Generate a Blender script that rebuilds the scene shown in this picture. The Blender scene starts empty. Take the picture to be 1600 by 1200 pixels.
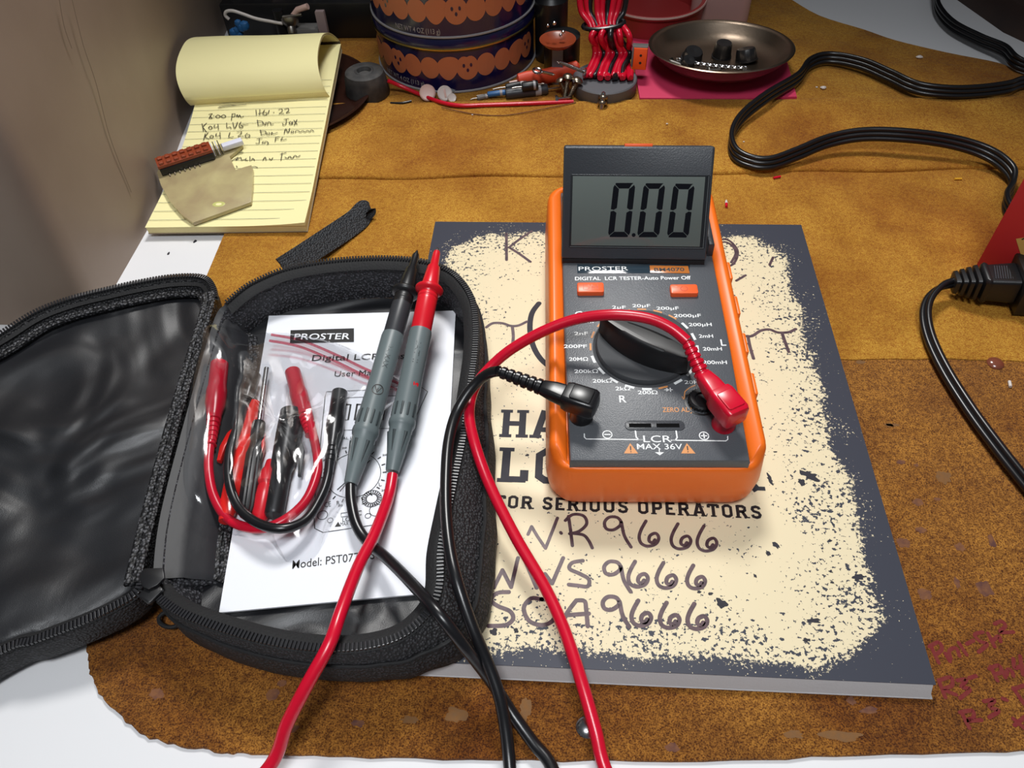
import bpy, math, random
from mathutils import Vector, Matrix, noise
random.seed(7)
scene = bpy.context.scene
COL = scene.collection
S = 0.001                      # the script thinks in millimetres

# ------------------------------------------------------------------ camera
RX = Vector((0.9977822592143584, 0.05744394316265133, -0.03362672435752863))
RY = Vector((0.0218345984014758, -0.759702647862821, -0.649903944550935))
RZ = Vector((-0.06287935678533453, 0.6477284000444512, -0.7592720897452493))
CAM = Vector((79.524, -110.874, 305.657))
FPX = 1212.974
cd = bpy.data.cameras.new('camera'); cam = bpy.data.objects.new('camera', cd); COL.objects.link(cam)
cd.sensor_width = 36; cd.lens = 36 * FPX / 1600; cd.clip_start = 0.01; cd.clip_end = 20
m = Matrix.Identity(4)
for r in range(3):
    m[r][0] = RX[r]; m[r][1] = -RY[r]; m[r][2] = -RZ[r]; m[r][3] = CAM[r] * S
cam.matrix_world = m
scene.camera = cam

# ------------------------------------------------------------------ world, lamp, exposure
w = bpy.data.worlds.new('world'); scene.world = w; w.use_nodes = True
w.node_tree.nodes['Background'].inputs[0].default_value = (0.9, 0.95, 1.0, 1)
w.node_tree.nodes['Background'].inputs[1].default_value = 0.085

def lamp(name, loc, aim, sx, sy, power, col, spread):
    ld = bpy.data.lights.new(name, 'AREA'); ld.shape = 'RECTANGLE'; ld.size = sx * S; ld.size_y = sy * S
    ld.energy = power; ld.color = col; ld.spread = math.radians(spread)
    o = bpy.data.objects.new(name, ld); COL.objects.link(o)
    o.location = Vector(loc) * S
    o.rotation_euler = (Vector(aim) - Vector(loc)).to_track_quat('-Z', 'Y').to_euler()
    return o
def spot(name, loc, aim, size, blend, radius, power, col):
    ld = bpy.data.lights.new(name, 'SPOT'); ld.energy = power; ld.color = col
    ld.spot_size = math.radians(size); ld.spot_blend = blend; ld.shadow_soft_size = radius * S
    o = bpy.data.objects.new(name, ld); COL.objects.link(o); o.location = Vector(loc) * S
    o.rotation_euler = (Vector(aim) - Vector(loc)).to_track_quat('-Z', 'Y').to_euler()
    return o
spot('bench_lamp', (55, 570, 800), (60, -20, 0), 72, 0.6, 95, 24, (1.0, 0.985, 0.96))
lamp('front_fill', (60, -420, 1300), (60, -60, 0), 400, 300, 2.2, (0.94, 0.97, 1.0), 75)  # unseen fill light, added to even out the front of the desk
vs = scene.view_settings
vs.view_transform = 'Standard'; vs.look = 'None'; vs.gamma = 1; vs.use_curve_mapping = False
vs.exposure = 0.0

# ------------------------------------------------------------------ points from the calibrated camera
def ray(px, py):
    return RX * ((px - 800) / FPX) + RY * ((py - 600) / FPX) + RZ
def at(px, py, z):                       # point of the photo at height z
    d = ray(px, py); return CAM + d * ((z - CAM.z) / d.z)
def atY(px, py, Y):                      # ... on the upright plane y = Y
    d = ray(px, py); return CAM + d * ((Y - CAM.y) / d.y)
def atX(px, py, X):
    d = ray(px, py); return CAM + d * ((X - CAM.x) / d.x)
def frame(o, u, v):                      # o origin, u right, v up in the plane, w = normal
    u = u.normalized(); wv = u.cross(v).normalized(); v = wv.cross(u)
    M = Matrix.Identity(4)
    for r in range(3):
        M[r][0] = u[r]; M[r][1] = v[r]; M[r][2] = wv[r]; M[r][3] = o[r]
    return M
def on(px, py, F, h=0.0):                # local coordinates in frame F of a photo point, at height h over it
    n = F.col[2].to_3d(); o = F.col[3].to_3d() + n * h
    d = ray(px, py); s = (o - CAM).dot(n) / d.dot(n)
    return F.inverted() @ (CAM + d * s)

# ------------------------------------------------------------------ materials
def lin(c):
    return tuple((x / 255 / 12.92 if x / 255 <= 0.04045 else ((x / 255 + 0.055) / 1.055) ** 2.4) for x in c)
def mat(name, rgb, rough=0.5, metal=0.0, spec=0.5, bump=0.0, bscale=400, coat=0.0, sheen=0.0, vary=None, vscale=60, trans=0, detail=4):
    mt = bpy.data.materials.new(name); mt.use_nodes = True
    nt = mt.node_tree; b = nt.nodes['Principled BSDF']
    c = lin(rgb) + (1,)
    b.inputs['Base Color'].default_value = c
    b.inputs['Roughness'].default_value = rough; b.inputs['Metallic'].default_value = metal
    b.inputs['Specular IOR Level'].default_value = spec
    b.inputs['Coat Weight'].default_value = coat; b.inputs['Coat Roughness'].default_value = 0.08
    b.inputs['Sheen Weight'].default_value = sheen
    b.inputs['Transmission Weight'].default_value = trans
    tc = nt.nodes.new('ShaderNodeTexCoord')
    if bump:
        n = nt.nodes.new('ShaderNodeTexNoise'); n.inputs['Scale'].default_value = bscale; n.inputs['Detail'].default_value = detail
        nt.links.new(tc.outputs['Object'], n.inputs['Vector'])
        bp = nt.nodes.new('ShaderNodeBump'); bp.inputs['Strength'].default_value = bump; bp.inputs['Distance'].default_value = 0.0006
        nt.links.new(n.outputs['Fac'], bp.inputs['Height']); nt.links.new(bp.outputs['Normal'], b.inputs['Normal'])
    if vary:
        n = nt.nodes.new('ShaderNodeTexNoise'); n.inputs['Scale'].default_value = vscale; n.inputs['Detail'].default_value = 5
        nt.links.new(tc.outputs['Object'], n.inputs['Vector'])
        rp = nt.nodes.new('ShaderNodeValToRGB')
        rp.color_ramp.elements[0].position = 0.35; rp.color_ramp.elements[1].position = 0.68
        rp.color_ramp.elements[0].color = lin(vary) + (1,); rp.color_ramp.elements[1].color = c
        nt.links.new(n.outputs['Fac'], rp.inputs[0]); nt.links.new(rp.outputs[0], b.inputs['Base Color'])
    return mt

def leather_mat(name, a, bcol, dark, speck):
    mt = bpy.data.materials.new(name); mt.use_nodes = True
    nt = mt.node_tree; N = nt.nodes; L = nt.links; b = N['Principled BSDF']
    tc = N.new('ShaderNodeTexCoord')
    def nz(sc, det, rough=0.55):
        n = N.new('ShaderNodeTexNoise'); n.inputs['Scale'].default_value = sc; n.inputs['Detail'].default_value = det
        n.inputs['Roughness'].default_value = rough
        L.new(tc.outputs['Object'], n.inputs['Vector']); return n.outputs['Fac']
    def ramp(f, p0, c0, p1, c1):
        r = N.new('ShaderNodeValToRGB'); e = r.color_ramp.elements
        e[0].position = p0; e[1].position = p1; e[0].color = lin(c0) + (1,); e[1].color = lin(c1) + (1,)
        L.new(f, r.inputs[0]); return r.outputs[0]
    def mix(f, x, y, mode='MIX'):
        k = N.new('ShaderNodeMix'); k.data_type = 'RGBA'; k.blend_type = mode
        if isinstance(f, float): k.inputs[0].default_value = f
        else: L.new(f, k.inputs[0])
        L.new(x, k.inputs[6]); L.new(y, k.inputs[7]); return k.outputs[2]
    base = ramp(nz(22, 6), 0.35, a, 0.66, bcol)
    blot = ramp(nz(9, 5, 0.65), 0.36, dark, 0.56, (255, 255, 255))
    c1 = mix(1.0, base, blot, 'MULTIPLY')
    fine = ramp(nz(1500, 3, 0.7), 0.38, speck, 0.56, (255, 255, 255))
    c2 = mix(1.0, c1, fine, 'MULTIPLY')
    fib = ramp(nz(430, 8, 0.75), 0.34, speck, 0.58, (255, 255, 255))
    c3 = mix(0.8, c2, fib, 'MULTIPLY')
    L.new(c3, b.inputs['Base Color'])
    b.inputs['Roughness'].default_value = 0.85; b.inputs['Specular IOR Level'].default_value = 0.25
    b.inputs['Sheen Weight'].default_value = 0.05
    bp = N.new('ShaderNodeBump'); bp.inputs['Strength'].default_value = 0.8; bp.inputs['Distance'].default_value = 0.0009
    L.new(nz(650, 6, 0.7), bp.inputs['Height'])
    bp2 = N.new('ShaderNodeBump'); bp2.inputs['Strength'].default_value = 0.5; bp2.inputs['Distance'].default_value = 0.006
    L.new(nz(35, 4), bp2.inputs['Height']); L.new(bp2.outputs['Normal'], bp.inputs['Normal'])
    L.new(bp.outputs['Normal'], b.inputs['Normal'])
    return mt

def cover_mat():
    """Slate cover with a worn cream field: distance to the field's rim broken up by noise (generated coords 0..1 of the cover)."""
    mt = bpy.data.materials.new('logbook_cover'); mt.use_nodes = True
    nt = mt.node_tree; N = nt.nodes; L = nt.links; b = N['Principled BSDF']
    tc = N.new('ShaderNodeTexCoord'); sep = N.new('ShaderNodeSeparateXYZ'); L.new(tc.outputs['UV'], sep.inputs[0])
    def M(op, x, y=None):
        k = N.new('ShaderNodeMath'); k.operation = op
        for i, q in enumerate((x, y)):
            if q is None: continue
            if isinstance(q, (int, float)): k.inputs[i].default_value = q
            else: L.new(q, k.inputs[i])
        return k.outputs[0]
    def nz(sc, det, ro=0.6):
        n = N.new('ShaderNodeTexNoise'); n.inputs['Scale'].default_value = sc; n.inputs['Detail'].default_value = det
        n.inputs['Roughness'].default_value = ro; L.new(tc.outputs['UV'], n.inputs['Vector']); return n.outputs['Fac']
    X, Y = sep.outputs[0], sep.outputs[1]                       # UV in millimetres / 100
    # distance inside a rounded box: centre (1.06,1.44) half (0.89,1.265) corner .22
    cx, cy, hx, hy, r = 1.10, 1.335, 1.005, 1.31, 0.34
    qx = M('ADD', M('ABSOLUTE', M('SUBTRACT', X, cx)), -(hx - r)); qy = M('ADD', M('ABSOLUTE', M('SUBTRACT', Y, cy)), -(hy - r))
    mx = M('MAXIMUM', qx, 0.0); my = M('MAXIMUM', qy, 0.0)
    ln = M('SQRT', M('ADD', M('MULTIPLY', mx, mx), M('MULTIPLY', my, my)))
    ins = M('MINIMUM', M('MAXIMUM', qx, qy), 0.0)
    d = M('SUBTRACT', r, M('ADD', ln, ins))                     # >0 inside
    d = M('ADD', d, M('MULTIPLY', M('SUBTRACT', nz(3.2, 4), 0.5), 0.24))
    d = M('ADD', d, M('MULTIPLY', M('SUBTRACT', nz(60, 5, .7), 0.5), 0.19))
    edge = M('GREATER_THAN', d, 0.035)
    # speckles: dark grains, more of them near the rim
    dens = M('MULTIPLY', M('SUBTRACT', 0.46, M('MINIMUM', d, 0.46)), 0.27)
    sp = M('GREATER_THAN', M('ADD', M('ADD', nz(55, 3, 0.55), dens), M('MULTIPLY', M('SUBTRACT', nz(4.5, 3), 0.5), 0.42)), 0.685)
    sp2 = M('GREATER_THAN', M('ADD', M('ADD', nz(24, 4, 0.6), M('MULTIPLY', dens, 0.8)), M('MULTIPLY', M('SUBTRACT', nz(3.1, 3), 0.5), 0.24)), 0.71)
    cream = M('MULTIPLY', edge, M('SUBTRACT', 1.0, M('MAXIMUM', sp, sp2)))
    # light flecks in the slate rim
    fl = M('GREATER_THAN', M('ADD', M('ADD', nz(75, 3), M('MULTIPLY', M('MINIMUM', d, 0.0), 0.55)), M('MULTIPLY', M('SUBTRACT', nz(5.5, 2), 0.5), 0.3)), 0.66)
    fac = M('MAXIMUM', cream, M('MULTIPLY', fl, M('SUBTRACT', 1.0, edge)))
    k = N.new('ShaderNodeMix'); k.data_type = 'RGBA'; L.new(fac, k.inputs[0])
    k.inputs[6].default_value = lin((66, 68, 78)) + (1,); k.inputs[7].default_value = lin((231, 216, 181)) + (1,)
    L.new(k.outputs[2], b.inputs['Base Color'])
    b.inputs['Roughness'].default_value = 0.42; b.inputs['Specular IOR Level'].default_value = 0.35
    return mt

def weave_mat(name, c1, c2, scale, bump=0.6, rough=0.6):
    mt = bpy.data.materials.new(name); mt.use_nodes = True
    nt = mt.node_tree; N = nt.nodes; L = nt.links; b = N['Principled BSDF']
    tc = N.new('ShaderNodeTexCoord')
    v = N.new('ShaderNodeTexVoronoi'); v.inputs['Scale'].default_value = scale; L.new(tc.outputs['Object'], v.inputs['Vector'])
    r = N.new('ShaderNodeValToRGB'); e = r.color_ramp.elements
    e[0].position = 0.15; e[0].color = lin(c2) + (1,); e[1].position = 0.5; e[1].color = lin(c1) + (1,)
    L.new(v.outputs['Distance'], r.inputs[0]); L.new(r.outputs[0], b.inputs['Base Color'])
    b.inputs['Roughness'].default_value = rough
    bp = N.new('ShaderNodeBump'); bp.invert = True; bp.inputs['Strength'].default_value = bump; bp.inputs['Distance'].default_value = 0.0008
    L.new(v.outputs['Distance'], bp.inputs['Height']); L.new(bp.outputs['Normal'], b.inputs['Normal'])
    return mt

def film_mat(name, tint, gloss=0.12):
    mt = bpy.data.materials.new(name); mt.use_nodes = True
    nt = mt.node_tree; N = nt.nodes; L = nt.links
    N.remove(N['Principled BSDF'])
    out = N['Material Output']
    t = N.new('ShaderNodeBsdfTransparent'); t.inputs[0].default_value = tint
    g = N.new('ShaderNodeBsdfGlossy'); g.inputs['Roughness'].default_value = 0.13; g.inputs[0].default_value = (1, 1, 1, 1)
    lw = N.new('ShaderNodeLayerWeight'); lw.inputs[0].default_value = 0.35
    mm = N.new('ShaderNodeMath'); mm.operation = 'MULTIPLY_ADD'; mm.inputs[1].default_value = 0.30; mm.inputs[2].default_value = gloss * 0.25
    L.new(lw.outputs['Fresnel'], mm.inputs[0])
    mx = N.new('ShaderNodeMixShader'); L.new(mm.outputs[0], mx.inputs[0]); L.new(t.outputs[0], mx.inputs[1]); L.new(g.outputs[0], mx.inputs[2])
    L.new(mx.outputs[0], out.inputs['Surface'])
    return mt

MT = {}
MT['table'] = mat('white_laminate', (226, 226, 228), 0.45, bump=0.08, bscale=120)
MT['wall'] = mat('beige_paint', (148, 130, 115), 0.5, bump=0.35, bscale=45, vary=(138, 120, 106), vscale=14)
MT['darkwall'] = mat('dark_backing', (38, 32, 28), 0.8)
MT['leather'] = leather_mat('tan_suede', (182, 132, 42), (208, 160, 62), (215, 192, 160), (205, 172, 130))
MT['leather_front'] = leather_mat('rough_tan_suede', (158, 104, 40), (192, 134, 54), (196, 172, 140), (132, 100, 66))
MT['stain'] = mat('stain_on_suede', (84, 50, 44), 0.85, bump=0.6, bscale=600, vary=(122, 78, 46), vscale=300)
MT['greystain'] = mat('grey_smudge_on_suede', (112, 80, 48), 0.85, bump=0.6, bscale=600, vary=(122, 82, 40), vscale=400)
MT['redmarker'] = mat('red_marker_ink', (108, 12, 22), 0.8, bump=0.5, bscale=700, vary=(112, 36, 28), vscale=500)
MT['crease'] = mat('crease_in_suede', (120, 78, 34), 0.9, vary=(140, 94, 40), vscale=200)
MT['cover'] = cover_mat()
MT['pages'] = mat('page_edges', (182, 178, 178), 0.7, bump=0.2, bscale=900)
MT['slate_ink'] = mat('slate_print', (44, 44, 52), 0.6, spec=.25, vary=(52, 51, 58), vscale=200)
MT['slab_ink'] = mat('dark_brown_print', (40, 34, 36), 0.6, spec=.25)
MT['marker'] = mat('purple_black_marker', (62, 40, 50), 0.45, vary=(92, 68, 74), vscale=350)
MT['pen'] = mat('ballpoint_ink', (70, 66, 50), 0.6)
MT['orange'] = mat('orange_rubber', (242, 112, 26), 0.38, spec=0.45)
MT['panel'] = mat('charcoal_panel', (82, 85, 90), 0.36, bump=0.25, bscale=1800, spec=0.5)
MT['housing'] = mat('charcoal_housing', (60, 63, 68), 0.35, bump=0.15, bscale=1600)
MT['blackplastic'] = mat('black_plastic', (24, 24, 26), 0.38)
MT['greyknob'] = mat('dark_grey_knob', (62, 64, 67), 0.6, spec=.3, bump=0.1, bscale=1500)
MT['lcd'] = mat('lcd_glass', (104, 112, 108), 0.10, spec=0.6, coat=0.6)
MT['lcdframe'] = mat('lcd_bezel', (40, 42, 45), 0.2)
MT['segment'] = mat('lcd_segment', (14, 15, 22), 0.15)
MT['ghost'] = mat('edge_line', (122, 128, 130), 0.3)
MT['button'] = mat('orange_button', (250, 100, 48), 0.35)
MT['buttonline'] = mat('button_moulding', (196, 70, 30), 0.4)
MT['white_print'] = mat('white_print', (232, 234, 234), 0.5)
MT['orange_print'] = mat('orange_print', (214, 142, 78), 0.5)
MT['brandstrip'] = mat('glossy_label_strip', (44, 58, 68), 0.06, spec=0.7)
MT['modelplate'] = mat('copper_label_plate', (186, 112, 52), 0.2)
MT['black_print'] = mat('black_print', (24, 22, 22), 0.5)
MT['red'] = mat('red_silicone', (204, 10, 44), 0.28, spec=0.55)
MT['redplastic'] = mat('red_plastic', (214, 24, 40), 0.3)
MT['brightred'] = mat('bright_red_plastic', (238, 34, 28), 0.3)
MT['black'] = mat('black_silicone', (20, 20, 23), 0.3, spec=0.55)
MT['grey'] = mat('grey_probe_plastic', (98, 109, 111), 0.42)
MT['greydark'] = mat('grey_embossing', (58, 66, 68), 0.45)
MT['darkgrey'] = mat('dark_grey_plastic', (50, 52, 56), 0.4)
MT['casefabric'] = weave_mat('black_nylon_weave', (20, 20, 22), (58, 58, 62), 900, 0.8, 0.62)
MT['caseback'] = weave_mat('grey_black_mesh', (30, 30, 34), (84, 84, 90), 760, 0.8, 0.6)
MT['binding'] = weave_mat('black_speckled_binding', (18, 18, 20), (98, 98, 102), 640, 0.9, 0.5)
MT['zip'] = mat('black_zip_teeth', (38, 38, 41), 0.28, spec=0.7)
MT['tape'] = mat('black_zip_tape', (17, 17, 19), 0.75, bump=0.5, bscale=900)
def liner_mat():
    mt = mat('black_satin_lining', (24, 25, 29), 0.46, spec=.9)
    nt = mt.node_tree; b = nt.nodes['Principled BSDF']; tc = nt.nodes.new('ShaderNodeTexCoord')
    n = nt.nodes.new('ShaderNodeTexNoise'); n.inputs['Scale'].default_value = 11; n.inputs['Detail'].default_value = 2
    n.inputs['Distortion'].default_value = 1.2
    nt.links.new(tc.outputs['Object'], n.inputs['Vector'])
    n2 = nt.nodes.new('ShaderNodeTexNoise'); n2.inputs['Scale'].default_value = 2400
    nt.links.new(tc.outputs['Object'], n2.inputs['Vector'])
    bp = nt.nodes.new('ShaderNodeBump'); bp.inputs['Strength'].default_value = 1.0; bp.inputs['Distance'].default_value = 0.028
    nt.links.new(n.outputs['Fac'], bp.inputs['Height'])
    b2 = nt.nodes.new('ShaderNodeBump'); b2.inputs['Strength'].default_value = 0.25; b2.inputs['Distance'].default_value = 0.0004
    nt.links.new(n2.outputs['Fac'], b2.inputs['Height']); nt.links.new(bp.outputs['Normal'], b2.inputs['Normal'])
    nt.links.new(b2.outputs['Normal'], b.inputs['Normal'])
    return mt
MT['liner'] = liner_mat()
MT['hinge'] = mat('black_satin_hinge', (30, 31, 35), 0.52, spec=0.5, bump=.4, bscale=70)
MT['paintcrack'] = mat('crack_in_paint', (112, 96, 82), 0.7)
MT['strap'] = weave_mat('black_webbing', (24, 26, 30), (56, 60, 66), 1000, 0.7, 0.6)
MT['paper'] = mat('white_paper', (232, 234, 240), 0.6)
MT['yellow'] = mat('yellow_paper', (240, 231, 172), 0.7, bump=0.05, bscale=80)
MT['yellowedge'] = mat('yellow_paper_edges', (220, 206, 150), 0.8, bump=0.4, bscale=700)
MT['rule'] = mat('grey_ruled_line', (150, 152, 128), 0.7)
MT['card'] = mat('grey_cardboard', (150, 132, 110), 0.8)
MT['pcb'] = mat('pale_green_fibreglass', (188, 176, 128), 0.3, vary=(164, 146, 110), vscale=50, coat=0.3)
MT['pcbtop'] = mat('pale_green_fibreglass_edge', (196, 196, 120), 0.35)
MT['redbrown'] = mat('red_brown_plastic', (140, 62, 36), 0.25, spec=0.6)
MT['clear'] = mat('frosted_white_plastic', (222, 222, 236), 0.3)
MT['steel'] = mat('bright_steel', (190, 190, 192), 0.22, metal=1.0)
MT['dullsteel'] = mat('dull_steel', (150, 146, 140), 0.38, metal=1.0, bump=0.1, bscale=200)
MT['brass'] = mat('brassy_screw_metal', (164, 152, 134), 0.3, metal=1.0)
MT['gold'] = mat('gold_tin_rim', (200, 180, 110), 0.25, metal=1.0)
MT['navy'] = mat('navy_tin_paint', (20, 20, 66), 0.2, spec=0.6, coat=0.3)
MT['cookie'] = mat('brown_biscuit_print', (186, 112, 76), 0.45)
MT['silverprint'] = mat('silver_print', (150, 148, 150), 0.4)
MT['bowl'] = mat('brushed_bowl_steel', (146, 130, 114), 0.33, metal=1.0, bump=0.1, bscale=300)
MT['pink'] = mat('pink_foam', (206, 52, 92), 0.7)
MT['rubber'] = mat('grey_black_rubber', (44, 44, 46), 0.7, vary=(74, 72, 70), vscale=120)
MT['ferrite'] = mat('grey_ferrite', (92, 92, 96), 0.55, bump=0.2, bscale=300)
MT['brownglaze'] = mat('dark_brown_glaze', (46, 25, 19), 0.2, spec=0.6)
MT['plierorange'] = mat('orange_red_handle', (214, 72, 40), 0.5)
MT['connorange'] = mat('orange_connector', (238, 84, 22), 0.45)
MT['conngrey'] = mat('grey_connector', (112, 110, 108), 0.5)
MT['blue'] = mat('blue_plastic', (40, 96, 150), 0.4)
MT['deepblue'] = mat('deep_blue_plastic', (24, 44, 110), 0.4)
MT['whiteplastic'] = mat('white_plastic', (214, 206, 200), 0.35)
MT['pinkplastic'] = mat('pale_pink_plastic', (214, 180, 170), 0.4)
MT['capred'] = mat('dull_red_plastic', (150, 44, 44), 0.45)
MT['labelpaper'] = mat('white_bottle_label', (205, 196, 188), 0.5)
MT['labelink'] = mat('grey_label_ink', (108, 92, 90), 0.6)
MT['redbox'] = mat('red_box_paint', (196, 42, 46), 0.5)
MT['tanlabel'] = mat('tan_box_label', (214, 172, 92), 0.5)
MT['darkwood'] = mat('dark_brown_wood', (60, 42, 34), 0.6, bump=0.3, bscale=60, vary=(46, 32, 28), vscale=30)
MT['brownrivet'] = mat('brown_enamel', (120, 66, 48), 0.2, spec=0.7)
MT['film'] = film_mat('clear_bag_film', (0.93, 0.935, 0.95, 1))
MT['ziplock'] = film_mat('red_tinted_zip_strip', (0.95, 0.5, 0.55, 1), 0.25)
MT['snipyellow'] = mat('yellow_wire_insulation', (226, 170, 40), 0.5)

# ------------------------------------------------------------------ mesh helpers (millimetres)
class MB:
    def __init__(s): s.v = []; s.f = []; s.m = []; s.uv = None
    def add(s, verts, faces, mi=0):
        b = len(s.v); s.v += [Vector(q) for q in verts]
        s.f += [[i + b for i in q] for q in faces]; s.m += [mi] * len(faces)
        return s
    def rings(s, rs, mi=0, cap0=True, cap1=True, closed=True):
        n = len(rs[0]); vs_ = [p for r in rs for p in r]; fs = []
        for i in range(len(rs) - 1):
            for j in range(n if closed else n - 1):
                k = (j + 1) % n
                fs.append([i * n + j, i * n + k, (i + 1) * n + k, (i + 1) * n + j])
        if cap0: fs.append(list(range(n))[::-1])
        if cap1: fs.append([(len(rs) - 1) * n + j for j in range(n)])
        return s.add(vs_, fs, mi)
    def tube(s, pts, r, n=12, mi=0, cap=True, sq=1.0):
        pts = [Vector(p) for p in pts]; N = len(pts)
        rf = r if callable(r) else (lambda t: r)
        up = None; rs = []
        for i, p in enumerate(pts):
            t = (pts[min(i + 1, N - 1)] - pts[max(i - 1, 0)])
            t = t.normalized() if t.length > 1e-9 else Vector((0, 0, 1))
            if up is None:
                up = Vector((0, 0, 1)) if abs(t.z) < 0.9 else Vector((1, 0, 0))
            a = (up - t * up.dot(t)).normalized(); b = t.cross(a); up = a
            q = rf(i / (N - 1))
            rs.append([p + a * (math.cos(2 * math.pi * k / n) * q) + b * (math.sin(2 * math.pi * k / n) * q * sq) for k in range(n)])
        return s.rings(rs, mi, cap, cap)
    def lathe(s, prof, F, n=32, mi=0, cap0=True, cap1=True):
        rs = [[F @ Vector((r * math.cos(2 * math.pi * k / n), r * math.sin(2 * math.pi * k / n), h)) for k in range(n)] for r, h in prof]
        return s.rings(rs, mi, cap0, cap1)
    def prism(s, out, z0, z1, F=None, bev=0.0, mi=0, bot=False):
        """outline (ccw, local xy) from z0 to z1, top (and bottom) rounded by bev"""
        F = F or Matrix.Identity(4)
        def off(o, d):
            n = len(o); res = []
            for i in range(n):
                a = Vector(o[i]) - Vector(o[i - 1]); c = Vector(o[(i + 1) % n]) - Vector(o[i])
                a.normalize(); c.normalize()
                na = Vector((-a.y, a.x)); nc = Vector((-c.y, c.x)); q = na + nc
                dd = max(q.dot(na), 0.35)
                res.append(Vector(o[i]) + q * (d / dd))
            return res
        out = [Vector(p[:2]) for p in out]
        lv = []
        if bot and bev: lv += [(bev, z0), (bev * .3, z0 + bev * .3), (0, z0 + bev)]
        else: lv += [(0, z0)]
        if bev: lv += [(0, z1 - bev), (bev * .3, z1 - bev * .3), (bev, z1)]
        else: lv += [(0, z1)]
        rs = [[F @ Vector((p.x, p.y, z)) for p in (off(out, d) if d else out)] for d, z in lv]
        return s.rings(rs, mi)
    def box(s, lo, hi, F=None, bev=0.0, mi=0):
        return s.prism([(lo[0], lo[1]), (hi[0], lo[1]), (hi[0], hi[1]), (lo[0], hi[1])], lo[2], hi[2], F, bev, mi, True)
    def ribbon(s, pts, wid, up=Vector((0, 0, 1)), mi=0, taper=False):
        pts = [Vector(p) for p in pts]; N = len(pts); vs_ = []; fs = []
        for i, p in enumerate(pts):
            t = pts[min(i + 1, N - 1)] - pts[max(i - 1, 0)]
            if t.length < 1e-9: t = Vector((1, 0, 0))
            t.normalize(); n = up.cross(t).normalized() * (wid / 2)
            vs_ += [p - n, p + n]
        for i in range(N - 1): fs.append([2 * i, 2 * i + 2, 2 * i + 3, 2 * i + 1])
        # round ends
        for e, sg in ((0, -1), (N - 1, 1)):
            t = (pts[min(e + 1, N - 1)] - pts[max(e - 1, 0)]).normalized(); n = up.cross(t).normalized()
            b = len(vs_)
            vs_ += [pts[e] + n * (wid / 2) * math.cos(a) + t * sg * (wid / 2) * math.sin(a) for a in [k * math.pi / 6 for k in range(7)]]
            fs.append([b + k for k in range(7)] if sg < 0 else [b + 6 - k for k in range(7)])
        return s.add(vs_, fs, mi)
    def text(s, body, F, h, wid=None, x=0.0, y=0.0, anchor='c', mi=0, bold=0.0, shear=0.0, wrap=None, rot=0.0, z=0.05):
        vs_, fs = glyphs(body, bold)
        if not vs_: return s
        x0 = min(p[0] for p in vs_); x1 = max(p[0] for p in vs_)
        sy = h / 0.73; sx = sy if wid is None else wid / max(x1 - x0, 1e-6)
        W = (x1 - x0) * sx
        ox = {'c': -W / 2, 'l': 0, 'r': -W}[anchor]
        c, sn = math.cos(rot), math.sin(rot)
        res = []
        for p in vs_:
            q = Vector(((p[0] - x0) * sx + ox + shear * p[1] * sy, p[1] * sy - h / 2))
            q = Vector((q.x * c - q.y * sn + x, q.x * sn + q.y * c + y))
            res.append(wrap(q) if wrap else F @ Vector((q.x, q.y, z)))
        return s.add(res, fs, mi)
    def build(s, name, mats, parent=None, loc=None, smooth=40):
        if not isinstance(mats, (list, tuple)): mats = [mats]
        if parent is not None: o0 = origin(parent)
        elif loc is not None: o0 = Vector(loc)
        else:
            lo = Vector([min(p[i] for p in s.v) for i in range(3)]); hi = Vector([max(p[i] for p in s.v) for i in range(3)])
            o0 = Vector(((lo.x + hi.x) / 2, (lo.y + hi.y) / 2, lo.z))
        me = bpy.data.meshes.new(name)
        me.from_pydata([tuple((p - o0) * S) for p in s.v], [], s.f)
        for q in mats: me.materials.append(MT[q] if isinstance(q, str) else q)
        me.polygons.foreach_set('material_index', s.m)
        if smooth:
            me.polygons.foreach_set('use_smooth', [True] * len(me.polygons))
            me.update(); me.set_sharp_from_angle(angle=math.radians(smooth))
        if s.uv:
            ul = me.uv_layers.new(name='uv')
            for lp in me.loops: ul.data[lp.index].uv = s.uv(s.v[lp.vertex_index])
        me.update()
        ob = bpy.data.objects.new(name, me); COL.objects.link(ob)
        if parent is not None: ob.parent = parent
        else: ob.location = o0 * S
        return ob

_gl = {}
def glyphs(body, bold):
    k = (body, bold)
    if k not in _gl:
        cu = bpy.data.curves.new('t', 'FONT'); cu.body = body; cu.resolution_u = 3; cu.offset = bold
        ob = bpy.data.objects.new('t', cu); COL.objects.link(ob)
        dg = bpy.context.evaluated_depsgraph_get()
        me = bpy.data.meshes.new_from_object(ob.evaluated_get(dg))
        _gl[k] = ([tuple(p.co) for p in me.vertices], [list(p.vertices) for p in me.polygons])
        bpy.data.objects.remove(ob); bpy.data.curves.remove(cu); bpy.data.meshes.remove(me)
    return _gl[k]
def origin(o):
    p = Vector((0, 0, 0))
    while o is not None: p += Vector(o.location) / S; o = o.parent
    return p
def tag(o, label, cat, group=None, kind=None):
    o['label'] = label; o['category'] = cat
    if group: o['group'] = group
    if kind: o['kind'] = kind
    return o
def thing(name, loc, label, cat, group=None):
    o = bpy.data.objects.new(name, None); COL.objects.link(o); o.location = Vector(loc) * S
    o.empty_display_size = 0.01
    return tag(o, label, cat, group)
def copy_tree(o, parent=None):
    c = o.copy(); COL.objects.link(c)
    if parent: c.parent = parent
    for ch in list(o.children): copy_tree(ch, c)
    return c
def struct(o): o['kind'] = 'structure'; return o
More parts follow.
